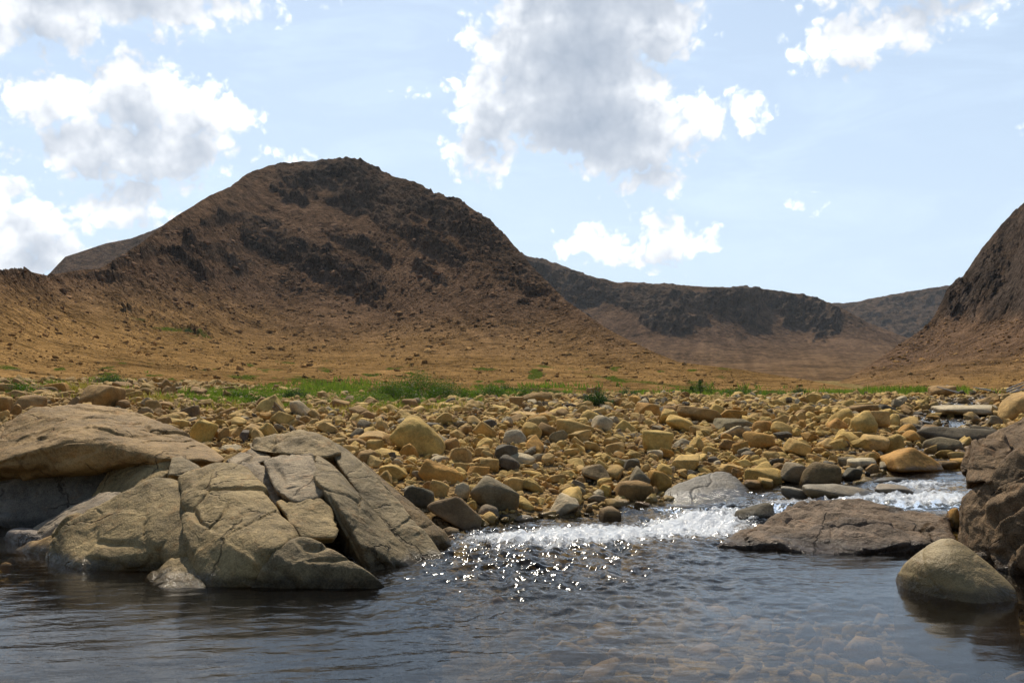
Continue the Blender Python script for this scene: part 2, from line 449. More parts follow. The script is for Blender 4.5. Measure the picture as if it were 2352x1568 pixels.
def colour_far(P, px, py, rock, W):
    n = fbm(P / 160, 5); n2 = fbm(P / 30 + 5, 4)
    c = BROWN * 0.95 + (TAN - BROWN) * (sstep(765, 850, py + 40 * n) * 0.33)[:, None]
    r = np.clip(rock * 1.2 + 0.8 * n2 * rock, 0, 1)
    c = c * (1 - r[:, None]) + ROCK * r[:, None]
    streak = fbm(np.stack([(px - 1650) / (0.06 * np.maximum(py - 560, 0) + 3), py / 300, 0 * px], -1), 4)
    c = c * (1 + 0.45 * streak * (1 - rock * 0.6))[:, None]
    gn = fbm(np.stack([px / 40, py / 9, 0 * px], -1), 3)
    g = 0.55 * sstep(0.05, 0.5, gn) * sstep(770, 830, py) - 0.25
    return np.clip(c, 0.01, 1), g

def colour_right(P, px, py, rock, W):
    n = fbm(P / 60, 5); n2 = fbm(P / 14 + 5, 4)
    t = sstep(880, 780, py + 0.12 * (px - 2352) + 40 * n)
    c = TAN * (1 - t[:, None]) + BROWN * 1.2 * t[:, None]
    r = np.clip(rock * 1.2 + 0.8 * n2 * rock, 0, 1)
    c = c * (1 - r[:, None]) + ROCK * np.array([.88, .92, 1.0]) * (0.95 + 0.6 * n2[:, None]) * r[:, None]
    streak = fbm(np.stack([(px + 1.3 * py) / 22, (py - 0.4 * px) / 260, 0 * px], -1), 4)
    c = c * (1 + 0.4 * streak * (1 - rock) * sstep(900, 840, py))[:, None]
    gn = fbm(np.stack([(px + 3 * py) / 70, (py + 0.22 * px) / 9, 0 * px], -1), 3)
    g = 0.62 * sstep(0.1, 0.5, gn) * sstep(790, 850, py) * sstep(1930, 2050, px) - 0.25
    return np.clip(c, 0.01, 1), g

SKY_MAIN = [(-900, 700), (-500, 640), (-200, 612), (0, 622), (30, 618), (80, 627), (110, 633), (150, 626), (190, 619), (225, 619), (255, 605), (300, 575), (350, 540), (380, 515), (400, 500), (480, 450), (530, 430),
            (560, 405), (620, 380), (720, 372), (800, 367), (830, 371), (850, 381), (900, 405), (945, 420), (985, 436), (997, 450), (1060, 463), (1100, 490), (1140, 520), (1170, 552), (1200, 585), (1230, 622), (1265, 655),
            (1300, 690), (1400, 758), (1500, 808), (1560, 832), (1700, 848), (1850, 872), (1960, 892), (2100, 900)]
cols = np.concatenate([np.arange(-900, -60, 14), np.arange(-60, 2000, 1.7), np.arange(2000, 2101, 14)])
hill('mountain', SKY_MAIN, [(-900, 880), (0, 884), (300, 893), (600, 902), (2100, 905)], [(-900, 36), (0, 36), (300, 42), (600, 47), (1200, 58), (2100, 70)],
     [(0, 880, .035), (0, 800, .07), (0, 720, .12), (0, 660, .2), (0, 630, .3), (200, 880, .03), (200, 800, .055), (200, 720, .13), (200, 650, .3), (400, 880, .025), (400, 810, .045), (400, 740, .14),
      (400, 660, .30), (400, 560, .36), (600, 880, .02), (600, 810, .05), (600, 740, .16), (600, 660, .32), (560, 590, .40), (600, 470, .34), (600, 410, .22), (800, 880, .02), (800, 820, .05), (800, 750, .16),
      (800, 510, .3), (760, 420, .28), (1000, 880, .02), (1000, 820, .06), (1000, 740, .24), (1000, 620, .36), (1200, 880, .02), (1200, 830, .06), (1200, 750, .28),
      (1200, 680, .38), (1400, 880, .02), (1400, 830, .06), (1400, 790, .22), (1600, 885, .02), (1600, 850, .05), (1900, 890, .02)],
     420, cols, 60, 28, (70, 0.6), 0.06, M_HILL, colour_main, crag=crag_main, ledgy=lambda px, py: np.clip(sstep(90, 260, px) * sstep(1150, 800, px + 0.9 * (py - 500)) * sstep(745, 680, py - 0.05 * px) + 0.8 * sstep(700, 900, px) * sstep(0, 1, (900 + 0.0 * px - px + 1.65 * (560 - py)) / 200 + 0.4) + 0.7 * sstep(500, 200, px) * sstep(600, 640, py) * sstep(760, 700, py), 0.12, 1))
hill('back_ridge', [(-300, 760), (0, 700), (90, 648), (110, 632), (150, 590), (195, 575), (240, 560), (300, 548), (350, 530), (400, 505), (470, 480), (560, 500)], [(-300, 800), (560, 700)], [(-300, 800), (560, 900)],
     [(0, 700, .3), (200, 650, .4), (200, 580, .8), (400, 600, .5)], 90, np.arange(-300, 561, 3), 120, 60, (90, 3), 0.07, M_FAR, colour_far)
hill('headwall', [(900, 480), (1150, 555), (1210, 588), (1260, 600), (1330, 630), (1420, 650), (1440, 648), (1500, 653), (1600, 658), (1700, 662), (1780, 668), (1830, 676), (1860, 681), (1880, 688), (1905, 698), (1930, 706), (1990, 740), (2080, 775), (2200, 800), (2400, 850)],
     [(900, 880), (2400, 884)], [(900, 420), (2400, 420)],
     [(1300, 870, .035), (1300, 780, .3), (1300, 720, .35), (1300, 650, 0.4), (1250, 620, 0.4), (1400, 860, .035), (1400, 790, .25), (1450, 740, .35), (1420, 675, 0.4), (1550, 860, .035), (1550, 800, .2), (1520, 740, 0.4), (1550, 690, 0.4),
      (1640, 735, 0.4), (1600, 770, .35), (1700, 860, .035), (1700, 800, .2), (1680, 745, .4), (1750, 745, .4), (1700, 690, 0.4), (1820, 860, .035), (1820, 810, .07), (1850, 760, .3), (1800, 710, 0.4), (1900, 730, .5), (1950, 760, .25), (1950, 800, .12), (1950, 860, .035),
      (2100, 860, .035), (2100, 790, .1)],
     240, np.arange(900, 2401, 2.2), 60, 22, (150, 3), 0.06, M_FAR, colour_far, dip=0.1, crag=crag_head, ledgy=lambda px, py: np.clip(0.15 + 0.8 * sstep(760, 700, py - 0.1 * (px - 1650)), 0, 1))
hill('rear_ridge', [(1700, 730), (1850, 705), (1900, 697), (1940, 697), (1975, 692), (2060, 675), (2120, 666), (2180, 656), (2300, 640), (2500, 640)], [(1700, 790), (2500, 790)], [(1700, 1500), (2500, 1500)],
     [(1900, 760, .15), (1900, 705, .3), (2100, 740, .3), (2100, 680, .9), (2180, 670, .9), (2300, 700, .6)], 90, np.arange(1700, 2501, 4), 110, 40, (200, 8), 0.06, M_FAR, colour_far, crag=lambda px, py, nz: sstep(-0.4, 0.3, nz + 0.3) * 0.7)
hill('right_mountain', [(1840, 899), (1900, 892), (1950, 866), (2000, 836), (2050, 802), (2120, 757), (2145, 728), (2160, 700), (2172, 672), (2185, 658), (2210, 640), (2230, 610), (2250, 580), (2290, 530), (2330, 488), (2352, 468), (2450, 380), (2600, 300), (2900, 250), (3300, 300)],
     [(1840, 904), (2000, 903), (2352, 903), (3300, 900)], [(1840, 75), (2200, 62), (3300, 50)],
     [(1950, 890, .02), (2050, 882, .02), (2050, 850, .10), (2050, 815, .32), (2200, 885, .022), (2200, 845, .05), (2200, 800, .22), (2150, 770, .35), (2190, 700, 0.42), (2200, 735, .4), (2250, 760, .33), (2352, 885, .022), (2352, 830, .05), (2352, 790, .15), (2352, 752, .35), (2352, 715, 0.42),
      (2280, 720, .45), (2260, 660, 0.42), (2280, 600, 0.42), (2340, 620, 0.42), (2340, 520, 0.42), (2450, 700, 0.42), (2450, 500, 0.42), (2450, 850, .05), (2450, 780, .2), (2700, 850, .05), (2700, 700, .6), (2700, 450, 0.42)],
     300, np.concatenate([np.arange(1840, 2420, 1.8), np.arange(2420, 3301, 12)]), 55, 25, (60, 0.6), 0.07, M_HILL, colour_right, dip=-0.8, crag=crag_right, recede=lambda px, t: 0.62 * (1 - sstep(1930, 2480, px)) * sstep(0.0, 0.6, t), ledgy=lambda px, py: np.clip(0.1 + 0.9 * sstep(780, 700, py + 0.15 * (px - 2352)), 0, 1))
print('hills', time.time() - T0)

# ------------------------------------------------------------------ ground sheet
az = np.concatenate([np.radians(np.arange(-180, -36, 4)), np.radians(np.arange(-36, 36, 0.11)), np.radians(np.arange(36, 181, 4))])
rr = np.concatenate([np.geomspace(0.6, 3.6, 12)[:-1], np.geomspace(3.6, 70, 420)[:-1], np.geomspace(70, 30000, 40)])
R_, A_ = np.meshgrid(rr, az, indexing='ij')
gx, gy = R_ * np.sin(A_), R_ * np.cos(A_)
gz = ground_z(gx, gy)
back_side = gy < 2.0
gz = np.where(back_side, 0.35 + 0.1 * np.minimum(-gy + 2, 12) * 0.3, gz)
rim = sstep(45, 80, R_)
gz = gz * (1 - rim) + 0.8 * rim - 0.0 * R_
GP = np.stack([gx, gy, gz], -1).reshape(-1, 3)
nn = fbm(GP * 0.8, 4); n2 = fbm(GP * 6, 3)
_, zwl, _ = centreline(GP[:, 0], GP[:, 1])
under = sstep(0.05, -0.1, GP[:, 2] - water_level(GP[:, 0], GP[:, 1]))
gc = np.array([0.23, 0.155, 0.075]) * (1 + 0.35 * nn + 0.3 * n2)[:, None]
gbed = np.array([0.19, 0.135, 0.055]) * (1 + 0.7 * nn + 0.4 * n2)[:, None]
gc = gc * (1 - under[:, None]) + gbed * under[:, None]
M_GROUND = terrain_material('river_gravel', 14.0, 0.03, 1.4)
tag(obj('ground', GP, grid_faces(len(rr), len(az)), M_GROUND, {'col': np.clip(gc, 0.01, 1), 'green': np.full(len(GP), -0.5)}), kind='structure')
print('ground', time.time() - T0)

# ------------------------------------------------------------------ water
def waves(x, y, rough):
    q = np.stack([x, y, 0 * x], -1)
    wv = 0
    for L, a, ax, s in ((1.3, 0.010, 0.55, 1), (0.55, 0.0085, 0.6, 2), (0.26, 0.0046, 0.7, 3)):
        p = np.stack([x / L * ax + s * 3.1, y / L * 1.6 - 0.35 * x / L, 0 * x + s], -1)
        wv = wv + a * perlin(p)
    r = 0
    for L, a in ((0.42, 0.050), (0.2, 0.034), (0.1, 0.020)):
        n = perlin(np.stack([x / L, y / L, 0 * x + L * 40], -1))
        r = r + a * (0.6 - 1.6 * np.abs(n))
    calm = 1 - 0.6 * sstep(0.3, 1.6, x) * sstep(9.5, 7.5, y)
    return wv * calm * (0.6 + 1.0 * np.clip(rough, 0, 1)) + r * rough

vpx = np.arange(-420, 2780, 2.5)
vpy = np.concatenate([np.arange(2600, 1640, -40), np.arange(1640, 1360, -2.2), np.arange(1360, 925, -1.25)])
WPX, WPY = np.meshgrid(vpx, vpy)
wu, wv_ = ray(WPX, WPY)
wy = -CH / np.minimum(wv_, -0.015); wx = wu * wy
zl = water_level(wx, wy)
for _ in range(4):
    wy = -(CH - zl) / np.minimum(wv_, -0.012); wx = wu * wy
    zl = water_level(wx, wy)
gd = ground_z(wx, wy)
d_, zc_, hw_ = centreline(wx, wy)
sh = wx.shape
fl = wx.ravel(), wy.ravel()

def blob(x, y, cx, cy, rx, ry, rot=0):
    c, s = math.cos(rot), math.sin(rot)
    dx, dy = x - cx, y - cy
    return np.exp(-(((dx * c + dy * s) / rx) ** 2 + ((-dx * s + dy * c) / ry) ** 2))

wxf, wyf = fl
foam = 1.15 * blob(wxf, wyf, 1.3, 11.1, 1.45, 0.55, 0.03) + 0.8 * blob(wxf, wyf, 0.2, 10.7, 0.95, 0.5, 0.1) + 0.45 * blob(wxf, wyf, 0.1, 9.9, 0.7, 0.6) + 1.3 * blob(wxf, wyf, 2.1, 11.75, 0.6, 0.5)
foam += 1.15 * blob(wxf, wyf, 5.0, 12.3, 1.1, 0.55, 0.2) + 0.95 * blob(wxf, wyf, 5.35, 13.6, 0.75, 0.6, 0.7) + 0.7 * blob(wxf, wyf, 3.6, 12.45, 0.9, 0.25, 0.2) + 0.5 * blob(wxf, wyf, 2.9, 12.6, 0.5, 0.3)
foam += 0.6 * blob(wxf, wyf, 8.6, 22.5, 0.8, 0.9) + 0.5 * blob(wxf, wyf, 10.3, 25.5, 1.0, 1.0)
rough = 0.95 * blob(wxf, wyf, 1.4, 11.4, 2.0, 0.6) + 0.90 * blob(wxf, wyf, 0.15, 10.15, 1.2, 1.1) + 0.9 * blob(wxf, wyf, 2.6, 12.3, 1.1, 0.5) + 0.9 * blob(wxf, wyf, 4.8, 13.0, 1.5, 1.1, 0.5) + 0.40 * blob(wxf, wyf, 0.15, 8.7, 1.0, 1.5)
rough += 0.14 * blob(wxf, wyf, 0.6, 8.6, 2.0, 2.2)
rough += 0.35 * sstep(14.5, 17, wyf) + 0.22 * sstep(6.5, 10, wyf) * sstep(3.5, 1.5, wxf) * sstep(-1.5, 0.2, wxf)
wz = zl.ravel() + waves(wxf, wyf, np.clip(rough, 0, 1.1)) + 0.085 * np.clip(foam, 0, 1) * (0.4 + fbm(np.stack([wxf * 9, wyf * 9, 0 * wxf], -1), 3))
depth = np.clip(zl.ravel() - gd.ravel(), 0, 2)
F = grid_faces(*sh)
wet = (gd.ravel() < zl.ravel() + 0.12) & (wyf < 52) & (wyf > 1.5)
keep = wet[F].any(1)
F = F[keep]; used = np.unique(F); remap = np.full(len(wz), -1); remap[used] = np.arange(len(used))
WP = np.stack([wxf, wyf, wz], -1)[used]

m, t, out = new_mat('stream_water')
pos = t.node('ShaderNodeNewGeometry').outputs['Position']
fo, ro, de = t.attr('foam'), t.attr('rough'), t.attr('depth')
st = t.vmath('MULTIPLY', pos, (0.7, 1.5, 1.0))
h1 = t.noise(st, 5.0, 3, 0.55, 0.6); h2 = t.noise(st, 22.0, 2, 0.5, 0.5); h3 = t.noise(pos, 60.0, 2, 0.5)
hh = t.math('ADD', t.math('MULTIPLY', h1, 0.7), t.math('MULTIPLY', h2, t.ramp(ro, 0, 0.6, 0.10, 0.20, 'LINEAR')))
hh = t.math('ADD', hh, t.math('MULTIPLY', h3, t.math('MULTIPLY', ro, 0.03)))
hh = t.math('MULTIPLY', hh, t.attr('calm'))
hh = t.math('MULTIPLY', hh, t.ramp(ro, 0.0, 0.5, 0.42, 1.0, 'LINEAR'))
nrm = t.bump(hh, 0.5, 0.035)
fres = t.node('ShaderNodeFresnel', {'IOR': 1.22, 'Normal': nrm}).outputs[0]
gl = t.node('ShaderNodeBsdfGlossy', {'Roughness': 0.10, 'Normal': nrm, 'Color': (1, 1, 1, 1)}).outputs[0]
dk = t.ramp(de, 0.0, 1.1, 0.0, 1.0, 'LINEAR')
tr = t.node('ShaderNodeBsdfTransparent', {'Color': t.mix(dk, (0.92, 0.9, 0.82), (0.20, 0.16, 0.075))}).outputs[0]
wmix = t.node('ShaderNodeMixShader', {0: fres, 1: tr, 2: gl}).outputs[0]
fn = t.noise(t.vmath('MULTIPLY', pos, (0.6, 1.5, 1.0)), 6.0, 8, 0.72, 1.2); fn2 = t.noise(pos, 45.0, 4, 0.7)
fm = t.math('ADD', fo, t.math('MULTIPLY', t.math('SUBTRACT', t.math('ADD', t.math('MULTIPLY', fn, 0.6), t.math('MULTIPLY', fn2, 0.4)), 0.5), 2.6))
fm = t.ramp(fm, 0.50, 1.15)
fd = t.node('ShaderNodeBsdfPrincipled', {'Base Color': (0.86, 0.89, 0.92, 1), 'Roughness': 0.35, 'Normal': t.bump(t.math('ADD', fn, fn2), 0.8, 0.05)}).outputs[0]
fin = t.node('ShaderNodeMixShader', {0: t.math('MULTIPLY', fm, 0.92), 1: wmix, 2: fd}).outputs[0]
t.l.new(fin, out.inputs[0])
tag(obj('water', WP, remap[F], m, {'foam': foam[used], 'rough': rough[used], 'depth': depth[used], 'calm': (1 - 0.65 * sstep(0.3, 1.6, wxf) * sstep(9.5, 7.5, wyf))[used]}), kind='structure')
print('water', time.time() - T0)

# ------------------------------------------------------------------ rocks
def rock_shape(level, n, h, p, S):
    """convex block from planes n.x = h in a box of half size S, edges rounded by the power p"""
    d, f = ico(level)
    q = np.clip(d @ n.T, 0, None) / h
    r = np.sum(q ** p, 1) ** (-1.0 / p)
    return d * r[:, None] * S, f

def random_planes(r, style):
    if style == 'b':      # blocky
        n = np.array([(1, 0, 0), (-1, 0, 0), (0, 1, 0), (0, -1, 0), (0, 0, 1), (0, 0, -1)], float) + r.normal(0, 0.18, (6, 3))
        h = np.full(6, 0.95) + r.uniform(-0.1, 0.05, 6)
        e = r.normal(size=(7, 3)); n = np.concatenate([n, e]); h = np.concatenate([h, r.uniform(1.0, 1.2, 7)])
        p = r.uniform(9, 15)
    elif style == 'a':    # angular
        n = r.normal(size=(9, 3)); h = r.uniform(0.56, 1.0, 9); n = np.concatenate([n, np.array([(0, 0, 1), (0, 0, -1), (1, 0, 0), (-1, 0, 0), (0, 1, 0), (0, -1, 0)], float) + r.normal(0, .2, (6, 3))]); h = np.concatenate([h, np.full(6, 0.97)])
        p = r.uniform(18, 30)
    elif style == 'w':    # wedge, peaked
        n = np.array([(0.75, 0, 0.7), (-0.75, 0, 0.7), (0.1, 0.8, 0.55), (-0.1, -0.85, 0.4), (0, 0, -1), (1, 0, 0), (-1, 0, 0)], float) + r.normal(0, 0.12, (7, 3))
        h = np.array([0.72, 0.72, 0.75, 0.8, 0.9, 1, 1]); p = r.uniform(9, 13)
    else:                 # rounded
        n = r.normal(size=(11, 3)); h = r.uniform(0.70, 1.0, 11); p = r.uniform(8, 14)
        n = np.concatenate([n, np.array([(1, 0, 0), (-1, 0, 0), (0, 1, 0), (0, -1, 0), (0, 0, 1), (0, 0, -1)], float)]); h = np.concatenate([h, np.full(6, 0.98)])
    n = n / np.linalg.norm(n, axis=1)[:, None]
    return n, h, p

def euler(rx, ry, rz):
    cx, sx, cy, sy, cz, sz = math.cos(rx), math.sin(rx), math.cos(ry), math.sin(ry), math.cos(rz), math.sin(rz)
    return np.array([[cz, -sz, 0], [sz, cz, 0], [0, 0, 1]]) @ np.array([[cy, 0, sy], [0, 1, 0], [-sy, 0, cy]]) @ np.array([[1, 0, 0], [0, cx, -sx], [0, sx, cx]])

def wetness(P):
    zw = water_level(P[:, 0], P[:, 1])
    d, _, hw = centreline(P[:, 0], P[:, 1])
    close = np.maximum(sstep(0.9, 0.2, d - hw), sstep(1.0, 0.2, P[:, 1] - bank(P[:, 0])))
    return sstep(0.12, 0.045, P[:, 2] - zw + 0.03 * perlin(P * 9)) * close

COLS = {'tan': (.43, .275, .093), 'yel': (.48, .315, .095), 'org': (.42, .228, .058), 'brn': (.30, .18, .066), 'gry': (.215, .168, .098), 'dgr': (.115, .095, .064), 'pal': (.42, .335, .20), 'drk': (.19, .13, .065)}
WORDS = {'tan': 'tan', 'yel': 'yellowish', 'org': 'orange', 'brn': 'brown', 'gry': 'grey', 'dgr': 'dark grey', 'pal': 'pale', 'drk': 'dark brown'}

# boulders traced from the photograph: view (which enlarged view they were measured in), x0, y0, x1, y1, roll, shape, colour, label, short name
VIEWS = {2: (746.5, 803.9, .3663), 3: (1493.0, 803.9, .4029), 1: (0.0, 803.9, .3663)}
BOULDERS = [
 (2, 415, 410, 755, 668, 32, 'H', 'yel', 'largest yellowish boulder on the bar, long and humped, sloping down to one rounded end', 'long humped boulder'),
 (2, 775, 605, 925, 725, 3, 'b', 'tan', 'squarish tan boulder standing close beside the low end of the long humped boulder', 'squarish boulder'),
 (2, 808, 703, 908, 760, 5, 'r', 'tan', None, None),
 (2, 588, 680, 865, 838, 22, 'a', 'org', 'orange-topped slab-sided boulder tilted down in front of the long humped boulder', 'orange slab-sided boulder'),
 (2, 868, 728, 1035, 802, -6, 'a', 'org', 'flat orange rock with a dark underside, touching the tip of the tilted slab-sided boulder', None),
 (2, 910, 793, 1225, 1010, 30, 'r', 'gry', 'big grey-brown striped boulder with rounded back lying above the shingle at the water', 'grey striped boulder'),
 (2, 1115, 795, 1252, 885, 20, 'r', 'tan', None, None),
 (2, 497, 845, 684, 988, 12, 'b', 'dgr', 'blackish shaded boulder wedged above the big wet brown boulder beside the outcrop', 'blackish boulder'),
 (2, 645, 915, 990, 1116, 24, 'w', 'drk', 'big smooth brown boulder with its foot in the water beside the grey outcrop', 'big wet brown boulder'),
 (2, 655, 808, 782, 925, 8, 'a', 'tan', None, None),
 (2, 605, 820, 690, 882, 0, 'r', 'brn', None, None),
 (2, 338, 720, 512, 822, 6, 'r', 'yel', 'smooth yellowish loaf-shaped boulder just above the outcrop edge', 'loaf-shaped boulder'),
 (2, 262, 560, 366, 652, 0, 'r', 'yel', 'small round yellow boulder in front of the long humped boulder', None),
 (2, 205, 508, 412, 592, 5, 'b', 'tan', 'long low tan boulder butting against the long humped boulder', None),
 (2, 110, 592, 216, 642, 4, 'r', 'tan', None, None),
 (2, 478, 305, 592, 372, 0, 'b', 'brn', 'upright blunt brown boulder at the lower edge of the big green shrubs', 'blunt boulder by the shrubs'),
 (2, 685, 390, 806, 468, 10, 'r', 'tan', 'pitted tan boulder behind and beside the long humped boulder', None),
 (2, 832, 473, 922, 530, 5, 'r', 'brn', None, None),
 (2, 925, 443, 1082, 562, 34, 'r', 'tan', 'egg-shaped pitted tan boulder leaning over, mid bar', 'egg-shaped pitted boulder'),
 (2, 1112, 495, 1264, 588, 14, 'r', 'pal', 'pale cream rounded boulder between the egg-shaped boulder and the peaked one', 'cream boulder'),
 (2, 1235, 448, 1366, 562, 40, 'r', 'tan', None, None),
 (2, 1330, 450, 1452, 548, 20, 'a', 'brn', None, None),
 (2, 1450, 430, 1692, 528, 6, 'r', 'yel', 'broad low yellowish boulder with a dark dent, mid bar', 'broad low boulder'),
 (2, 1405, 497, 1524, 590, -18, 'a', 'gry', 'grey angular boulder under the broad low yellowish one', None),
 (2, 1522, 495, 1668, 577, 10, 'a', 'tan', None, None),
 (2, 1255, 532, 1382, 634, 8, 'w', 'org', 'orange-tan peaked boulder like a small tent, mid bar', 'tent-shaped boulder'),
 (2, 1355, 643, 1442, 720, 0, 'a', 'tan', None, None),
 (2, 1060, 590, 1212, 692, 10, 'r', 'dgr', 'dark grey rounded boulder above the blue-grey one, mid bar', 'dark grey boulder'),
 (2, 1085, 655, 1222, 758, 18, 'r', 'dgr', 'dark blue-grey boulder lying under the dark grey rounded one', None),
 (2, 965, 675, 1092, 768, 4, 'b', 'tan', None, None),
 (2, 1225, 752, 1362, 806, -4, 'r', 'yel', None, None),
 (2, 1385, 775, 1512, 838, -5, 'a', 'tan', None, None),
 (2, 1612, 714, 1792, 828, 14, 'w', 'drk', 'grey-brown pointed boulder behind the shingle beside the rapids', 'grey-brown pointed boulder'),
 (2, 1890, 730, 2042, 892, 42, 'b', 'gry', 'tilted grey-tan block leaning on the round orange boulder above the rapids', 'tilted block'),
 (2, 2020, 750, 2172, 882, 10, 'r', 'org', 'round orange boulder resting against the smooth grey rock at the rapids', 'round orange boulder'),
 (2, 1870, 680, 1978, 748, 0, 'b', 'dgr', 'small blackish block behind the tilted block above the rapids', None),
 (2, 1465, 838, 1562, 922, 12, 'a', 'tan', None, None),
 (2, 1390, 898, 1592, 1036, 10, 'a', 'pal', 'pale flat-topped rock with a dark front at the edge of the water', 'pale flat-topped rock'),
 (2, 1645, 905, 1768, 962, 8, 'r', 'gry', None, None),
 (2, 1755, 930, 1912, 988, 2, 'b', 'tan', None, None),
 (2, 1718, 985, 1856, 1082, 0, 'b', 'drk', 'dark wet cube-like rock standing in the water at the top of the white foam', 'dark wet rock'),
 (2, 952, 970, 1092, 1058, 6, 'r', 'gry', 'rounded grey stone on the shingle at the waterline', None),
 (2, 1187, 1033, 1306, 1077, 0, 'r', 'pal', 'pale pinkish flat stone right at the waterline', None),
 (2, 1337, 1005, 1452, 1047, -3, 'r', 'tan', None, None),
 (2, 1985, 500, 2187, 646, 4, 'b', 'yel', 'big yellow block with a flat bright top, tallest in the middle of the bar', 'big yellow block'),
 (2, 1942, 325, 2096, 422, 4, 'b', 'org', 'orange box-shaped boulder near the back of the bar', 'orange box-shaped boulder'),
 (2, 2096, 345, 2205, 432, 6, 'b', 'brn', 'dark brown boulder behind and touching the orange box-shaped one', None),
 (2, 1745, 575, 1876, 648, 0, 'b', 'tan', None, None),
 (2, 1522, 575, 1632, 648, 14, 'a', 'yel', None, None),
 (2, 1625, 570, 1727, 638, 8, 'r', 'tan', None, None),
 (2, 1495, 613, 1592, 677, -8, 'r', 'tan', None, None),
 (2, 1810, 434, 1952, 505, 0, 'w', 'yel', None, None),
 (2, 1155, 290, 1247, 362, 0, 'r', 'brn', 'round brown boulder at the foot of the pile near the small yellow-flowered bush', 'round brown boulder'),
 (2, 1235, 262, 1428, 332, 0, 'r', 'brn', 'long brown whaleback boulder on the crest of the bar', 'whaleback boulder'),
 (2, 1638, 232, 1728, 288, 0, 'r', 'brn', None, None),
 (2, 1905, 285, 1992, 345, 0, 'r', 'org', None, None),
 (2, 1938, 948, 2042, 990, 2, 'r', 'brn', 'flat wet brown stone at the water beside the smooth grey rock', None),
 (2, 42, 305, 157, 377, 10, 'r', 'brn', None, None),
 (2, 218, 380, 318, 436, 6, 'r', 'brn', None, None),
 (2, 1720, 645, 1810, 700, 20, 'a', 'yel', None, None),
 (2, 1160, 385, 1330, 440, 0, 'b', 'tan', None, None),
 (2, 1000, 355, 1090, 402, 0, 'r', 'tan', None, None),
 (2, 640, 740, 700, 780, 0, 'r', 'tan', None, None),
 (2, 915, 890, 1000, 930, 20, 'a', 'tan', None, None),
 (2, 1275, 915, 1340, 958, 0, 'r', 'tan', None, None),
 (2, 1600, 765, 1660, 800, 0, 'a', 'gry', None, None),
 (2, 1715, 840, 1800, 925, 20, 'a', 'yel', None, None),
 (2, 1570, 855, 1640, 915, 0, 'r', 'gry', None, None),
 (2, 2080, 715, 2180, 785, 10, 'r', 'yel', None, None),
 (2, 2020, 625, 2120, 690, 0, 'r', 'pal', None, None),
 (2, 2095, 612, 2190, 680, 0, 'a', 'org', None, None),
 (2, 1240, 740, 1330, 775, 0, 'r', 'tan', None, None),
 (2, 380, 620, 470, 668, 10, 'b', 'tan', None, None),
 (2, 255, 655, 365, 740, 14, 'a', 'tan', None, None),
 (2, 520, 725, 590, 800, 20, 'a', 'yel', None, None),
 (3, 528, 671, 748, 768, 6, 'r', 'yel', 'rounded yellowish boulder with a flat crown behind the smooth grey rock', 'rounded flat-crowned boulder'),
 (3, 735, 638, 908, 760, 12, 'a', 'gry', 'broken grey-tan boulder beside the brown dome above the upper pool', 'broken grey-tan boulder'),
 (3, 868, 634, 1072, 786, 8, 'r', 'drk', 'big brown dome with a shaded front at the upper pool', 'brown dome'),
 (3, 1303, 553, 1644, 690, 2, 'w', 'org', 'big brown peaked boulder like a roof standing in the upper pool', 'roof-shaped boulder'),
 (3, 1183, 478, 1362, 582, 4, 'b', 'tan', 'chunky tan boulder with a dark hollow, behind the roof-shaped boulder', 'chunky hollowed boulder'),
 (3, 1425, 456, 1545, 534, 0, 'r', 'org', 'knobbly ochre boulder standing upright before the long dark slab', 'knobbly ochre boulder'),
 (3, 762, 500, 922, 608, 18, 'b', 'yel', 'yellow block with a lit dished top, mid bar', 'dished yellow block'),
 (3, 533, 463, 718, 568, 10, 'r', 'org', 'humped orange-brown boulder in front of the pair of yellow boulders', 'humped orange-brown boulder'),
 (3, 578, 402, 702, 478, 2, 'r', 'org', 'darker one of two touching yellow boulders in the middle of the bar', 'darker boulder of the touching pair'),
 (3, 688, 403, 832, 492, 22, 'r', 'yel', 'brighter sloping one of two touching yellow boulders in the middle of the bar', 'sloping boulder of the touching pair'),
 (3, 1193, 344, 1358, 428, 2, 'r', 'tan', 'large domed tan boulder beside the far trickle of water', 'domed tan boulder'),
 (3, 1595, 200, 1730, 266, 4, 'r', 'brn', 'solitary rust-brown boulder standing in green plants at the far end of the bar', 'solitary rust-brown boulder'),
 (3, 393, 337, 548, 408, 4, 'r', 'org', 'smooth orange boulder with a domed top beside the wide brown one', 'smooth orange boulder'),
 (3, 153, 316, 405, 418, 10, 'r', 'brn', 'wide low brown boulder with a banded top, back of the bar', 'wide banded boulder'),
 (3, 352, 386, 615, 450, 3, 'a', 'gry', 'long flat grey-tan slab sunk among the stones in the middle of the bar', 'long flat slab'),
 (3, 88, 368, 250, 462, 18, 'r', 'yel', 'humped yellowish boulder in front of the wide banded boulder', None),
 (3, 222, 428, 358, 482, 6, 'r', 'tan', None, None),
 (3, 118, 597, 292, 682, -4, 'b', 'yel', 'pale yellow blocky boulder with a notch, behind the smooth grey rock', 'notched boulder'),
 (3, 370, 648, 534, 704, 6, 'a', 'tan', None, None),
 (3, 518, 574, 602, 622, 0, 'r', 'gry', None, None),
 (3, 708, 463, 808, 518, 0, 'a', 'dgr', 'dark grey angular boulder in front of the sloping yellow boulder', None),
 (3, 958, 498, 1072, 562, 4, 'w', 'tan', None, None),
 (3, 1008, 388, 1118, 458, 0, 'w', 'org', 'small peaked orange boulder on the open cobbles towards the trickle', None),
 (3, 1555, 495, 1802, 584, 10, 'r', 'gry', 'smooth pale grey boulder with a long crack beside the rough right-hand rock', 'smooth cracked grey boulder'),
 (3, 1475, 434, 1945, 534, 6, 'r', 'dgr', 'long dark grey slab lying across the upper stream', 'long dark slab'),
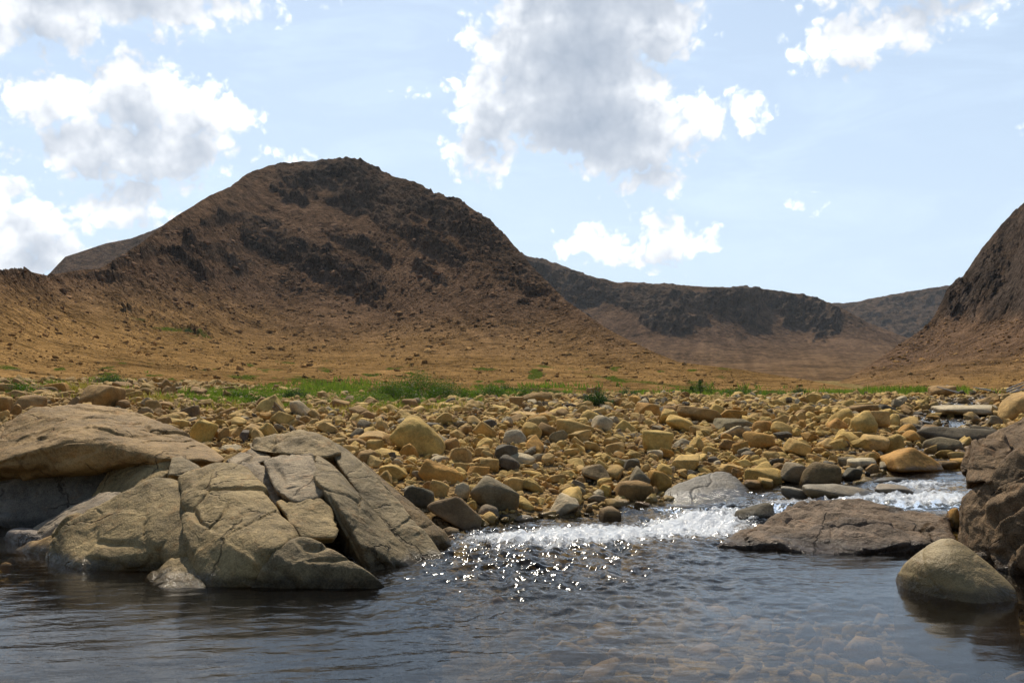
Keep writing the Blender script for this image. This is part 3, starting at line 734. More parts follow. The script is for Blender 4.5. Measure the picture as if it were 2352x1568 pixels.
 (3, 1825, 428, 1995, 492, 6, 'r', 'dgr', 'rounded dark grey boulder behind the long dark slab', None),
 (3, 1118, 614, 1284, 674, 0, 'r', 'pal', 'pale flat yellow boulder at the edge of the upper pool', 'pale flat boulder'),
 (3, 1222, 583, 1304, 648, 12, 'r', 'yel', None, None),
 (3, 1622, 568, 1728, 616, 0, 'r', 'yel', None, None),
 (3, 1692, 578, 1845, 638, -3, 'b', 'tan', 'flat-topped brown block beside the rough right-hand rock', None),
 (3, 1632, 630, 1750, 677, 2, 'r', 'brn', None, None),
 (3, 1718, 614, 1830, 668, -6, 'r', 'org', None, None),
 (3, 1095, 668, 1208, 748, 10, 'r', 'dgr', 'dark wet rounded rock at the corner of the upper pool', None),
 (3, 1612, 312, 1995, 384, -3, 'r', 'pal', 'long pale sloping slab beside the far trickle of water', 'long pale slab'),
 (3, 1980, 236, 2260, 392, -10, 'r', 'tan', 'great pale outcropping boulder at the far right beyond the stream', 'great pale boulder'),
 (3, 1858, 260, 1995, 312, 4, 'w', 'brn', None, None),
 (3, 1360, 360, 1492, 406, 6, 'r', 'drk', None, None),
 (3, 1560, 370, 1650, 400, 0, 'r', 'org', None, None),
 (3, 1090, 310, 1290, 365, 0, 'r', 'brn', 'low spread brown boulder half sunk in the far cobbles', None),
 (3, 1045, 480, 1130, 540, 10, 'r', 'yel', None, None),
 (3, 1130, 465, 1210, 510, 0, 'r', 'tan', None, None),
 (3, 870, 470, 960, 530, 20, 'a', 'org', None, None),
 (3, 40, 648, 128, 718, 10, 'r', 'yel', None, None),
 (3, 535, 740, 640, 790, 0, 'r', 'brn', None, None),
 (3, 620, 725, 710, 785, 10, 'r', 'tan', None, None),
 (3, 900, 590, 990, 640, 8, 'r', 'tan', None, None),
 (3, 640, 575, 740, 625, 6, 'r', 'tan', None, None),
 (3, 1700, 895, 1765, 1020, 0, 'r', 'org', 'small ochre stone jammed between the long low rock and the rough rock', None),
 (3, 748, 778, 892, 850, 4, 'r', 'gry', None, None),
 (3, 858, 763, 1290, 862, 4, 'r', 'gry', 'broad wet grey rock barely above the rapids', 'broad wet rock'),
 (3, 1280, 765, 1505, 840, 6, 'r', 'gry', 'wet grey rock in the rapids beside the broad wet one', None),
 (3, 1275, 722, 1480, 768, 2, 'r', 'dgr', 'dark ledge just breaking the water above the wet grey rocks', None),
 (3, 485, 875, 720, 985, -14, 'r', 'dgr', 'dark wet rock with water running round it at the head of the long low rock', None),
 (1, 508, 217, 757, 385, 4, 'r', 'brn', 'huge rounded brown boulder standing behind the brown outcrop', 'huge rounded boulder'),
 (1, 88, 282, 273, 402, 4, 'r', 'brn', 'round dark-pitted boulder behind the brown outcrop, next to the one at the frame edge', 'round pitted boulder'),
 (1, -70, 288, 78, 425, 4, 'r', 'brn', 'rounded brown boulder cut by the left frame edge above the outcrop', None),
 (1, 52, 338, 138, 432, 36, 'r', 'brn', None, None),
 (1, 5, 120, 127, 182, 0, 'r', 'brn', None, None),
 (1, 78, 174, 167, 238, 20, 'r', 'brn', None, None),
 (1, -30, 210, 95, 270, 0, 'r', 'brn', None, None),
 (1, 268, 204, 432, 268, 2, 'b', 'org', 'long flat-topped orange boulder on the slope behind the outcrop', 'long flat-topped orange boulder'),
 (1, 1612, 272, 1778, 398, 10, 'w', 'yel', 'egg-shaped yellowish boulder standing up before the green grass', 'upstanding yellowish boulder'),
 (1, 1190, 438, 1362, 590, 18, 'r', 'yel', 'bright round yellow boulder right behind the brown outcrop', 'bright round boulder'),
 (1, 1180, 416, 1302, 472, 0, 'r', 'pal', 'pale whitish stone capping the bright round yellow boulder from behind', None),
 (1, 1122, 343, 1242, 428, -8, 'b', 'drk', 'dark brown block tipped back beside a long tan stone, behind the brown outcrop', 'tipped dark block'),
 (1, 1040, 426, 1184, 482, 6, 'r', 'yel', None, None),
 (1, 1358, 478, 1444, 572, 10, 'r', 'tan', None, None),
 (1, 985, 178, 1082, 262, 34, 'b', 'brn', 'steeply leaning brown slab in the stones at the foot of the slope', 'leaning slab'),
 (1, 1188, 226, 1292, 292, 10, 'r', 'brn', None, None),
 (1, 708, 198, 824, 248, 4, 'r', 'brn', None, None),
 (1, 742, 310, 822, 374, 4, 'r', 'brn', None, None),
 (1, 1528, 460, 1694, 532, 24, 'r', 'tan', 'slender tan stone sloping down beside the crest of the grey outcrop', None),
 (1, 1503, 500, 1568, 572, 10, 'a', 'dgr', None, None),
 (1, 855, 235, 965, 285, 0, 'r', 'brn', None, None),
 (1, 955, 322, 1100, 368, 0, 'r', 'brn', None, None),
 (1, 1060, 375, 1150, 420, -14, 'b', 'tan', None, None),
 (1, 1340, 430, 1430, 480, 10, 'a', 'yel', None, None),
 (1, 1880, 410, 1960, 460, 0, 'b', 'brn', None, None),
 (1, 1990, 450, 2110, 520, 8, 'a', 'tan', None, None),
 (1, 400, 165, 480, 215, 0, 'r', 'brn', None, None),
 (1, 1390, 225, 1470, 270, 0, 'r', 'brn', None, None),
 (1, 200, 250, 320, 290, 10, 'r', 'brn', None, None),
]

placed = []          # x, y, radius of what already stands on the bar
MARKS = []           # landmarks for the labels
INDIV = []           # (object, kind word, size, shape word, colour word, x, y) still to be labelled

def finish_rock(d, f, centre, tint, amp, seedp, mat, name, lumps=1.0):
    P = d + centre
    size = np.abs(d).max()
    nrm = d / (np.linalg.norm(d, axis=1)[:, None] + 1e-9)
    P = P + nrm * (size * (0.085 * lumps * fbm(P / size * 1.1 + seedp, 3) + amp * fbm(P / size * 4.0 + seedp, 4)))[:, None]
    n1 = fbm(P * 2.2 + seedp, 3)
    c = np.array(tint)[None] * (1 + 0.22 * n1)[:, None]
    return P, {'col': np.clip(c, 0.01, 1), 'wet': wetness(P)}

SHAPE_WORD = {'r': 'rounded', 'b': 'blocky', 'a': 'angular', 'w': 'peaked', 'H': 'humped'}
for k, (vw, x0, y0, x1, y1, roll, st_, cn, lab, short) in enumerate(BOULDERS):
    ox, oy, s = VIEWS[vw]
    X0, Y0, X1, Y1 = ox + s * x0, oy + s * y0, ox + s * x1, oy + s * y1
    r = np.random.default_rng(1000 + k)
    D = hit_ground((X0 + X1) / 2, Y1)
    w = (X1 - X0) * D / FPX; h = (Y1 - Y0) * D / FPX
    W2, H2 = w / 2, h / 2 * 1.12
    a = math.radians(roll); c2, s2 = math.cos(a) ** 2, math.sin(a) ** 2
    den = c2 * c2 - s2 * s2
    if abs(den) > 0.15 and roll:
        A2 = (W2 ** 2 * c2 - H2 ** 2 * s2) / den; B2 = (H2 ** 2 * c2 - W2 ** 2 * s2) / den
        A = math.sqrt(max(A2, (0.5 * W2) ** 2)); B = math.sqrt(max(B2, (0.42 * A) ** 2))
        kx = W2 / math.sqrt(A * A * c2 + B * B * s2); A *= kx; B *= kx
    else: A, B = W2, H2
    dep = 0.5 * (A + B) * r.uniform(0.85, 1.15)
    S = np.array([A, dep, B])
    if st_ == 'H':
        n = np.array([(-1, 0, .1), (-.75, -.2, .75), (0.15, 0.1, 1), (.55, .1, .85), (1, 0, 0.1), (.1, -1, .15), (-.1, 1, .2), (0, 0, -1), (.45, -.55, .75), (-.3, -.75, .75), (0.7, 0, -0.7), (-.5, .5, -.7)], float)
        h_ = np.array([.95, .98, .80, .95, 1, .85, .9, .9, .92, .9, 1.05, 1.1]); n /= np.linalg.norm(n, axis=1)[:, None]; p = 9
    else: n, h_, p = random_planes(r, st_)
    lev = 5 if w * FPX / D > 90 else 4
    d, f = rock_shape(lev, n, h_, p, S)
    d = d @ euler(r.uniform(-.08, .08), a, r.uniform(-.12, .12)).T
    ex = d[:, 0].max() - d[:, 0].min(); d[:, 0] *= w / ex
    zr = d[:, 2].max() - d[:, 2].min(); d[:, 2] *= h * 1.14 / zr
    u, v = ray((X0 + X1) / 2, Y0)
    yc = D + dep * 0.72
    zc = CH + v * yc - d[:, 2].max() if Y0 > 880 else CH + v * (D + 0.5 * dep) - d[:, 2].max()
    xc = ray((X0 + X1) / 2, Y1)[0] * yc - 0.5 * (d[:, 0].max() + d[:, 0].min())
    tint = np.array(COLS[cn]) * r.uniform(0.92, 1.06) * np.array([1, r.uniform(.97, 1.03), r.uniform(.92, 1.08)])
    P, at_ = finish_rock(d, f, np.array([xc, yc, zc]), tint, 0.022 if st_ != 'r' else 0.014, k * 3.7, None, '')
    o = obj('boulder', P, f, M_SMOOTH if cn in ('gry',) and vw == 3 and y0 > 700 else M_STONE, at_, loc=(xc, yc, float(P[:, 2].min())))
    o['category'] = 'boulder'; o['group'] = 'boulders on the stony river bar'
    placed.append((xc, yc, max(W2, dep) * 0.8))
    if lab: o['label'] = lab
    if short: MARKS.append((short, xc, yc))
    if not lab: INDIV.append((o, 'boulder', w, SHAPE_WORD[st_], WORDS[cn], xc, yc))
print('boulders', time.time() - T0)

# ------------------------------------------------------------------ traced bedrock: blocks given as pixels with their distance
def hull_planes(pts):
    bm = bmesh.new()
    for p in pts: bm.verts.new(p)
    bmesh.ops.convex_hull(bm, input=bm.verts)
    bm.normal_update()
    n = np.array([q.normal[:] for q in bm.faces]); c = np.array([q.calc_center_median()[:] for q in bm.faces]); ar = np.array([q.calc_area() for q in bm.faces])
    bm.free()
    ok = ar > 1e-7; n, c = n[ok], c[ok]
    if np.mean(np.sum(n * c, 1)) < 0: n = -n
    h = np.sum(n * c, 1)
    keep_n, keep_h = [], []
    for a, b in sorted(zip(n.tolist(), h.tolist()), key=lambda q: q[1]):
        a = np.array(a)
        if all(a @ m_ < 0.985 for m_ in keep_n): keep_n.append(a); keep_h.append(max(b, 0.03))
    return np.array(keep_n), np.array(keep_h)

def chunks(P, size, seed):
    """broken-block relief: every cell of a jittered lattice keeps its own plane; also how near the joint is"""
    q = P / size + 0.28 * np.stack([fbm(P / size * 0.9 + seed + 7 * a, 2) for a in range(3)], -1) + seed
    b = np.floor(q).astype(np.int64)
    f1 = np.full(len(P), 9.0); f2 = np.full(len(P), 9.0); val = np.zeros(len(P))
    for dx in (-1, 0, 1):
        for dy in (-1, 0, 1):
            for dz in (-1, 0, 1):
                c = b + np.array([dx, dy, dz])
                hsh = (c[:, 0] * 73856093) ^ (c[:, 1] * 19349663) ^ (c[:, 2] * 83492791)
                r = np.stack([((hsh * m_) >> 7 & 1023) / 1023.0 for m_ in (2654435761, 40503, 97711, 15485863)], -1)
                d = q - c - r[:, :3]
                dd = np.sqrt((d * d).sum(1))
                t_ = (r[:, 3] - 0.5) * 1.2 + (r[:, 0] - 0.5) * d[:, 2] * 1.6 + (r[:, 1] - 0.5) * d[:, 0] * 1.6 + (r[:, 2] - 0.5) * d[:, 1]
                near = dd < f1
                f2 = np.where(near, f1, np.minimum(f2, dd)); val = np.where(near, t_, val); f1 = np.where(near, dd, f1)
    return val, f2 - f1

def slab(view, pts, thick, tint, parent=None, name='slab', mat=None, p=16, level=6, amp=0.010, lump=0.035, drop=0.35, bed=None, shrink=0.85, chunk=1.0):
    ox, oy, s = VIEWS[view]
    Q = []
    for q in pts:
        X, Y = ox + s * q[0], oy + s * q[1]
        if len(q) == 3: Q.append(at(X, Y, q[2]))
        else:
            v = ray(X, Y)[1]; Q.append(at(X, Y, -(CH + 0.02) / v))
    Q = np.array(Q)
    c0 = Q.mean(0)
    B = c0 + (Q - c0) * shrink; k_ = (B[:, 1] + thick) / B[:, 1]; B[:, 0] *= k_; B[:, 2] = CH + (B[:, 2] - CH) * k_ - 0.5 * drop * thick; B[:, 1] += thick
    lowp = Q[Q[:, 2] < 0.12].copy(); lowp[:, 2] = -0.55
    pts3 = np.concatenate([Q, B, lowp]) if len(lowp) else np.concatenate([Q, B])
    mn, mx = pts3.min(0), pts3.max(0); cen = (mn + mx) / 2; cen = 0.5 * cen + 0.5 * pts3.mean(0)
    S = (mx - mn) / 2
    n, h = hull_planes((pts3 - cen) / S)
    d, f = rock_shape(level, n, h, p * 1.7, S * 1.035)
    P = d + cen
    nr = d / S; nr /= np.linalg.norm(nr, axis=1)[:, None]; nr = nr / S; nr /= np.linalg.norm(nr, axis=1)[:, None]
    e = np.array(bed or (0.25, 0.1, 1.0), float); e /= np.linalg.norm(e)
    along = P @ e
    strat = perlin(np.stack([along * 9 + 0.6 * perlin(P * 1.3), 0.35 * P[:, 0], 0.35 * P[:, 1]], -1))
    fine = fbm(P * 7, 4); big = fbm(P * 1.6 + 3, 3)
    pock = np.clip(perlin(P * 3.3 + 40) - 0.25, 0, 1)
    sj = P @ (e * np.array([1, 1, 1])) / 0.17 + 1.1 * fbm(P * 1.1 + 21, 3)
    fr = sj - np.floor(sj); led = fr - sstep(0.82, 1.0, fr)
    lmask = sstep(-0.15, 0.3, perlin(P * 1.3 + 60))
    sk = P @ np.array([0.85, -0.4, 0.3]) / 0.31 + 1.3 * fbm(P * 0.9 + 33, 3)
    fr2 = sk - np.floor(sk); groove = np.exp(-((fr2 - 0.5) / 0.045) ** 2) * sstep(0.0, 0.25, perlin(P * 1.1 + 80))
    cv, cd = chunks(P * np.array([1.0, 1.0, 1.25]), 0.62, seed=float(len(pts)) + cen[0])
    cv2, cd2 = chunks(P, 0.2, seed=3.3 + cen[1])
    joint = np.exp(-(cd / 0.05) ** 2) * sstep(-0.2, 0.2, perlin(P * 1.9 + 5))
    P = P + nr * (chunk * (cv * sstep(0.0, 0.12, cd) * 0.034 + cv2 * sstep(0.0, 0.15, cd2) * 0.007 - 0.030 * joint))[:, None]
    P = P + nr * (lump * big + amp * 1.1 * fine + amp * 0.9 * strat - 1.8 * amp * pock + amp * 2.4 * led * lmask - amp * 2.0 * groove)[:, None]
    n1 = fbm(P * 1.7 + 8, 4)
    c = np.array(tint)[None] * (1 + 0.3 * n1 + 0.12 * strat)[:, None]
    a = {'col': np.clip(c, 0.01, 1), 'wet': wetness(P)}
    base = (float(cen[0]), float(cen[1]), float(P[:, 2].min()))
    o = obj(name, P, f, mat or M_OUT, a, parent=parent, loc=base)
    return o, P

BRN = (.265, .168, .068); GRN = (.265, .188, .084); GRD = (.205, .152, .078); BRD = (.17, .112, .05)
root = empty('rock_outcrop', (-4.2, 12.0, 0))
tag(root, 'brown bedrock outcrop with a dark undercut hollow, behind the grey outcrop at the pool', 'rock outcrop')
MARKS.append(('brown outcrop', -3.5, 13.2))
slab(1, [(-260, 800, 11.9), (-150, 760, 11.6), (20, 690, 11.5), (280, 600, 11.4), (450, 560, 11.4), (650, 540, 11.5), (800, 580, 11.5), (850, 630, 11.6), (930, 615, 11.4), (1200, 700, 11.2), (1370, 715, 11.3), (1412, 680, 11.6), (1350, 625, 12.0), (1200, 558, 12.5), (1050, 478, 12.9), (880, 398, 13.2), (750, 372, 13.3), (500, 352, 13.3), (260, 352, 13.2), (150, 398, 13.0), (0, 560, 12.6), (-250, 700, 12.4),
         (20, 735, 12.5), (700, 735, 12.5)], 0.9, BRN, root, 'cap_slab', p=18, lump=0.05, amp=0.018, level=7, drop=0.0, bed=(-.25, .1, 1))
slab(1, [(-300, 740, 12.15), (690, 725, 12.15), (640, 900, 11.95), (420, 1040, 11.9), (130, 1090, 12.0), (-300, 1130, 11.8)], 1.5, (.17, .15, .12), root, 'back_wall_rock', p=20, lump=0.02, drop=0.0, bed=(0, 0, 1))
slab(1, [(590, 920, 11.5), (700, 760, 11.6), (830, 645, 11.7), (910, 615, 11.7), (1085, 665, 11.4), (1060, 775, 11.0), (900, 810, 11.0), (870, 880, 10.9), (770, 900, 11.0)], 0.6, GRN, root, 'ridge_slab', p=18, amp=0.016, bed=(-.4, .3, 1))
slab(1, [(1080, 690, 11.2), (1150, 685, 11.3), (1275, 742, 11.0), (1220, 790, 10.8), (1060, 785, 10.8)], 0.5, GRD, root, 'ridge_slab', p=18, level=5, amp=0.016)
slab(1, [(-500, 640, 13.2), (-200, 520, 13.4), (10, 480, 13.6), (90, 455, 13.8), (60, 560, 13.2), (-300, 720, 12.8)], 0.8, BRN, root, 'ridge_slab', p=16, level=5)

root = empty('rock_outcrop', (-2.4, 9.5, 0))
tag(root, 'large grey-tan outcrop of cracked rounded slabs running down into the dark pool', 'rock outcrop')
MARKS.append(('grey outcrop', -1.6, 10.8))
slab(1, [(300, 1275, 9.7), (330, 1315), (480, 1392), (700, 1395), (885, 1392), (1010, 1360), (345, 1150, 9.75), (400, 1070, 9.85), (530, 1018, 9.9), (600, 970, 9.95), (780, 918, 9.95), (870, 828, 10.05), (940, 795, 10.1), (1000, 783, 10.1), (1100, 798, 10.1), (1180, 858, 9.95), (1255, 945, 9.7), (1090, 1010, 9.55), (1075, 1200, 9.2)], 1.3, GRN, root, p=14, lump=0.04, level=7, bed=(.3, -.3, 1))
slab(1, [(1130, 790, 10.1), (1240, 745, 10.2), (1380, 698, 10.2), (1500, 718, 10.1), (1640, 858, 9.7), (1745, 1000, 9.3), (1810, 1075, 9.0), (1872, 1162, 8.75), (1790, 1205, 8.6), (1700, 1255, 8.5), (1610, 1492), (1290, 1497), (1225, 1265, 8.75), (1290, 1140, 8.95), (1390, 1020, 9.15), (1255, 940, 9.55), (1180, 850, 9.85)], 1.0, GRN, root, p=20, lump=0.03, level=7, amp=0.013, bed=(.5, -.3, 1))
slab(1, [(885, 1430), (1080, 1290, 8.95), (1160, 1275, 8.95), (1235, 1275, 8.9), (1290, 1503), (1150, 1505), (1010, 1512)], 0.6, GRN, root, p=14, lump=0.025)
slab(1, [(1595, 1500), (1690, 1330, 8.45), (1790, 1212, 8.6), (1880, 1165, 8.66), (2000, 1190, 8.62), (2195, 1310, 8.45), (2310, 1395, 8.35), (2425, 1502), (2200, 1504), (1800, 1502)], 0.75, GRD, root, p=16, lump=0.02, level=7, bed=(.4, -.5, 1))
slab(1, [(960, 1010, 9.75), (1090, 985, 9.85), (1255, 940, 9.75), (1290, 1060, 9.3), (1285, 1140, 9.1), (1230, 1270, 8.95), (1080, 1300, 9.0), (1000, 1370), (960, 1200, 9.35)], 0.8, GRN, root, p=12, level=6)
slab(1, [(1655, 690, 10.25), (1760, 655, 10.4), (1950, 648, 10.4), (2000, 740, 10.1), (2065, 900, 9.7), (1990, 920, 9.6), (1870, 962, 9.5), (1745, 900, 9.65), (1700, 800, 9.9)], 0.7, (.27, .205, .125), root, p=13, lump=0.04, level=6)
slab(1, [(1745, 950, 9.5), (1960, 908, 9.6), (2080, 975, 9.5), (2112, 1050, 9.3), (2085, 1175, 9.0), (1890, 1175, 8.85), (1815, 1065, 9.1)], 0.6, GRN, root, p=11, lump=0.05, level=6, amp=0.016)
slab(2, [(-60, 650, 10.7), (20, 690, 10.5), (100, 770, 10.2), (200, 905, 9.9), (330, 1120, 9.6), (450, 1245, 9.45), (612, 1350), (560, 1365), (330, 1392), (230, 1240, 9.1), (130, 1060, 9.3), (60, 940, 9.5), (-80, 780, 9.9)], 0.7, GRD, root, p=13, lump=0.03, level=7, amp=0.017, bed=(.7, -.2, .7))
slab(2, [(10, 565, 11.2), (70, 582, 11.2), (160, 640, 11.0), (250, 735, 10.7), (420, 900, 10.4), (505, 1000, 10.2), (640, 1200, 9.9), (712, 1310), (752, 1342), (610, 1352), (450, 1235, 9.65), (330, 1110, 9.85), (200, 890, 10.15), (100, 745, 10.5)], 0.7, GRD, root, p=13, lump=0.035, level=7, amp=0.018, bed=(.7, -.2, .7))
slab(2, [(250, 715, 11.1), (350, 795, 11.0), (420, 875, 10.9), (500, 955, 10.75), (600, 1045, 10.6), (640, 1095, 10.5), (700, 1108, 10.5), (762, 1160, 10.4), (785, 1252), (700, 1262), (640, 1190, 10.1), (500, 1000, 10.4), (400, 890, 10.6)], 0.6, BRD, root, p=20, lump=0.03, level=6, amp=0.014, bed=(.7, -.2, .7))
slab(1, [(1555, 565, 11.5), (1700, 538, 11.5), (1800, 505, 11.5), (1900, 488, 11.4), (2000, 518, 11.2), (2090, 590, 10.9), (2140, 650, 10.7), (2060, 680, 10.6), (1960, 660, 10.6), (1700, 645, 10.9), (1580, 620, 11.2)], 0.8, (.25, .178, .085), root, p=8, lump=0.07, level=6, amp=0.018)
slab(1, [(1425, 695, 11.0), (1560, 625, 11.3), (1640, 612, 11.4), (1700, 640, 11.2), (1690, 690, 10.8), (1640, 700, 10.7), (1490, 730, 10.7)], 0.6, (.28, .21, .125), root, p=12, level=5)
slab(1, [(1490, 700, 10.7), (1620, 690, 10.6), (1680, 760, 10.4), (1740, 900, 9.9), (1790, 1010, 9.5), (1740, 1000, 9.5), (1640, 860, 9.95)], 0.5, (.26, .2, .125), root, p=14, level=5)
slab(1, [(15, 1175), (50, 1130, 10.75), (100, 1102, 10.9), (205, 1112, 10.9), (300, 1150, 10.6), (330, 1190, 10.2), (260, 1235), (100, 1215)], 0.7, (.24, .195, .155), root, p=10, level=5)
slab(1, [(90, 1258), (220, 1200, 10.15), (350, 1150, 10.1), (360, 1250, 9.85), (310, 1305), (230, 1295), (150, 1280)], 0.5, BRN, root, p=16, level=5, amp=0.02)
slab(1, [(200, 1112, 10.9), (350, 1040, 10.9), (480, 958, 10.9), (560, 925, 10.9), (640, 888, 10.9), (720, 872, 10.8), (775, 885, 10.7), (785, 925, 10.4), (530, 1025, 10.2), (380, 1085, 10.2), (340, 1150, 10.2), (240, 1165, 10.4)], 0.8, (.25, .195, .13), root, p=14, level=6, amp=0.018)

root = empty('rock_outcrop', (5.0, 9.6, 0))
tag(root, 'rough dark brown rock face walling in the pool behind the smooth right-hand boulder', 'rock outcrop')
MARKS.append(('rough right-hand rock', 4.9, 10.4))
slab(3, [(1838, 512, 10.35), (1900, 498, 10.5), (2010, 490, 10.5), (2060, 560, 10.2), (2040, 680, 9.9), (1960, 745, 9.7), (1860, 760, 9.8), (1815, 760, 9.95), (1812, 690, 10.1)], 1.2, (.165, .106, .055), root, 'block', M_CLIFF, p=16, lump=0.09, amp=0.035, level=6, drop=0.1, bed=(-.57, .2, .8))
slab(3, [(1756, 835, 9.95), (1800, 790, 9.9), (1900, 735, 9.8), (2010, 655, 9.75), (2132, 578, 9.7), (2420, 430, 9.5), (2700, 420, 9.3), (2700, 1500, 8.5), (2350, 1440, 8.75), (2140, 1362, 9.0), (1985, 1262, 9.25), (1850, 1180, 9.55), (1770, 1090, 9.8), (1752, 1000, 9.95)], 1.6, (.165, .106, .055), root, 'block', M_CLIFF, p=13, lump=0.075, amp=0.027, level=7, drop=0.1, bed=(-.57, .2, .8))
slab(3, [(1930, 500, 10.9), (2000, 470, 11.0), (2060, 425, 11.1), (2132, 395, 11.1), (2300, 300, 11.0), (2600, 240, 10.8), (2600, 520, 10.2), (2132, 600, 10.2), (2030, 600, 10.4)], 1.2, (.165, .106, .055), root, 'block', M_CLIFF, p=14, lump=0.1, amp=0.035, level=6, drop=0.1, bed=(-.57, .2, .8))
slab(3, [(1880, 1010, 9.6), (1960, 860, 9.45), (2080, 800, 9.35), (2300, 770, 9.1), (2400, 1000, 8.8), (2350, 1300, 8.7), (2140, 1330, 8.85), (2000, 1230, 9.15)], 0.9, (.165, .106, .055), root, 'block', M_CLIFF, p=12, lump=0.1, amp=0.035, level=6, drop=0.1, bed=(-.57, .2, .8))

o, _ = slab(3, [(1388, 1312), (1400, 1335), (1440, 1240, 8.45), (1560, 1128, 8.4), (1640, 1070, 8.35), (1700, 1052, 8.32), (1735, 1060, 8.3), (1775, 1092, 8.3), (1900, 1180, 8.25), (2010, 1280, 8.1), (2095, 1368, 7.95), (2025, 1452), (1880, 1466), (1700, 1436), (1450, 1372), (1730, 1200, 8.02), (1600, 1230, 8.1)], 0.55, (.27, .195, .085), None, 'boulder', M_SMOOTH, p=11, chunk=0.12, lump=0.015, amp=0.004, level=7)
tag(o, 'large smooth olive-tan pyramid-shaped boulder standing in the still pool', 'boulder'); MARKS.append(('pyramid-shaped boulder', 3.6, 8.2))
o, _ = slab(3, [(18, 882, 13.6), (100, 790, 13.8), (250, 730, 14.1), (330, 705, 14.3), (400, 690, 14.4), (462, 700, 14.4), (530, 790, 14.1), (625, 856, 13.7), (545, 872, 13.4), (300, 872, 13.3), (120, 892, 13.35)], 0.5, (.135, .112, .078), None, 'boulder', M_SMOOTH, p=13, chunk=0.12, lump=0.025, amp=0.006, level=7)
tag(o, 'broad smooth grey rock sloping into the rapids, with a dark hollow under its front', 'boulder'); MARKS.append(('smooth grey rock', 2.6, 14.0))
root = empty('bedrock_ledge', (3.3, 10.6, 0))
tag(root, 'long low purplish-brown rock with winding cracks between the rapids and the pool', 'rock ledge'); MARKS.append(('long low rock', 3.4, 10.9))
slab(3, [(372, 1108, 10.35), (480, 1055, 10.65), (600, 1015, 10.85), (730, 930, 11.4), (870, 868, 11.6), (1000, 862, 11.6), (1130, 878, 11.5), (1300, 898, 11.4), (1480, 903, 11.3), (1655, 935, 11.1), (1738, 1040, 10.7), (1722, 1095, 10.4), (1400, 1120, 10.3), (1000, 990, 10.9), (560, 1110)], 0.6, (.185, .130, .083), root, 'ledge_top', M_CLIFF, p=14, lump=0.06, amp=0.024, level=7, bed=(.3, .3, 1))
slab(3, [(545, 1112), (700, 1070, 10.4), (900, 1000, 10.7), (1000, 985, 10.75), (1150, 990, 10.7), (1400, 1010, 10.55), (1550, 1075, 10.3), (1620, 1100, 10.2), (1560, 1152), (1300, 1165), (1100, 1168), (930, 1178), (740, 1145)], 0.6, (.175, .128, .088), root, 'ledge_front', M_CLIFF, p=13, lump=0.06, amp=0.024, level=7, bed=(.3, .3, 1))
print('bedrock', time.time() - T0)

# ------------------------------------------------------------------ loose stones of the bar
TEMPL = {}
for lv in (1, 2, 3):
    TEMPL[lv] = []
    for k in range(14):
        r = np.random.default_rng(300 + k)
        st_ = 'rrrbbbbaaaaaar'[k]
        n, h, p = random_planes(r, st_)
        d, f = rock_shape(lv, n, h, p * 1.6, np.ones(3))
        nn_ = fbm(d * 2.2 + k, 2)
        TEMPL[lv].append((d * (1 + 0.07 * nn_)[:, None], f, SHAPE_WORD[st_]))

cell = 0.5
hashg = {}
def clash(x, y, r, slack):
    ci, cj = int(x // cell), int(y // cell); m = int((r + 0.9) // cell) + 1
    for i in range(ci - m, ci + m + 1):
        for j in range(cj - m, cj + m + 1):
            for (a, b, q) in hashg.get((i, j), ()):
                if (a - x) ** 2 + (b - y) ** 2 < ((r + q) * slack) ** 2: return True
    return False
def put(x, y, r): hashg.setdefault((int(x // cell), int(y // cell)), []).append((x, y, r))
for x, y, r in ((2.3, 14.0, .5), (2.8, 13.9, .6), (3.2, 13.8, .45), (2.9, 11.1, .6), (3.6, 11.2, .7), (4.3, 11.2, .6), (3.6, 8.2, .5)): put(x, y, r)
for x, y, r in placed: put(x, y, min(r, 0.9))

def bar_points(n, y0, y1):
    """random places in the strip of bar the picture shows, nearer ones as likely as far ones per square metre"""
    y = np.sqrt(rng.uniform(y0 ** 2, y1 ** 2, n)); u = rng.uniform(-0.62, 0.62, n)
    return u * y, y

stones = []
for n, rlo, rhi, y0, y1, slack in ((520, 0.165, 0.255, 12.0, 50, 0.85), (3200, 0.11, 0.175, 11.5, 50, 0.80), (11000, 0.075, 0.125, 11.5, 48, 0.78), (15000, 0.05, 0.085, 11.2, 27, 0.78), (14000, 0.028, 0.05, 11.2, 18, 0.75)):
    X, Y = bar_points(n, y0, y1)
    Z = ground_z(X, Y); WL = water_level(X, Y)
    RR = rlo + (rhi - rlo) * rng.random(n) ** 1.6
    dens = perlin(np.stack([X * .35, Y * .35, 0 * X + 3], -1))
    E_ = Y - bank(X)
    for x, y, z, wl, r, dn, e in zip(X, Y, Z, WL, RR, dens, E_):
        if e < 0.05 or z < wl - 0.06 - (0.5 if y < 15.5 else 1.2) * r: continue
        if rlo > 0.12 and dn < -0.25 and rng.random() < 0.7: continue
        if ((x + 3.0) / 2.7) ** 2 + ((y - 11.0) / 1.9) ** 2 < 1 or ((x + 5.6) / 2.6) ** 2 + ((y - 12.6) / 1.5) ** 2 < 1: continue
        if clash(x, y, r, slack): continue
        put(x, y, r); stones.append((x, y, z, r))
# the river bed
X = rng.uniform(-7, 5.5, 5200); Y = rng.uniform(4.3, 11.5, 5200)
for x, y in zip(X, Y):
    r = 0.035 + 0.11 * rng.random() ** 3
    if y < bank(x) - 0.1 and not clash(x, y, r, 0.8):
        put(x, y, r); stones.append((x, y, None, r))
print('stones', len(stones), time.time() - T0)

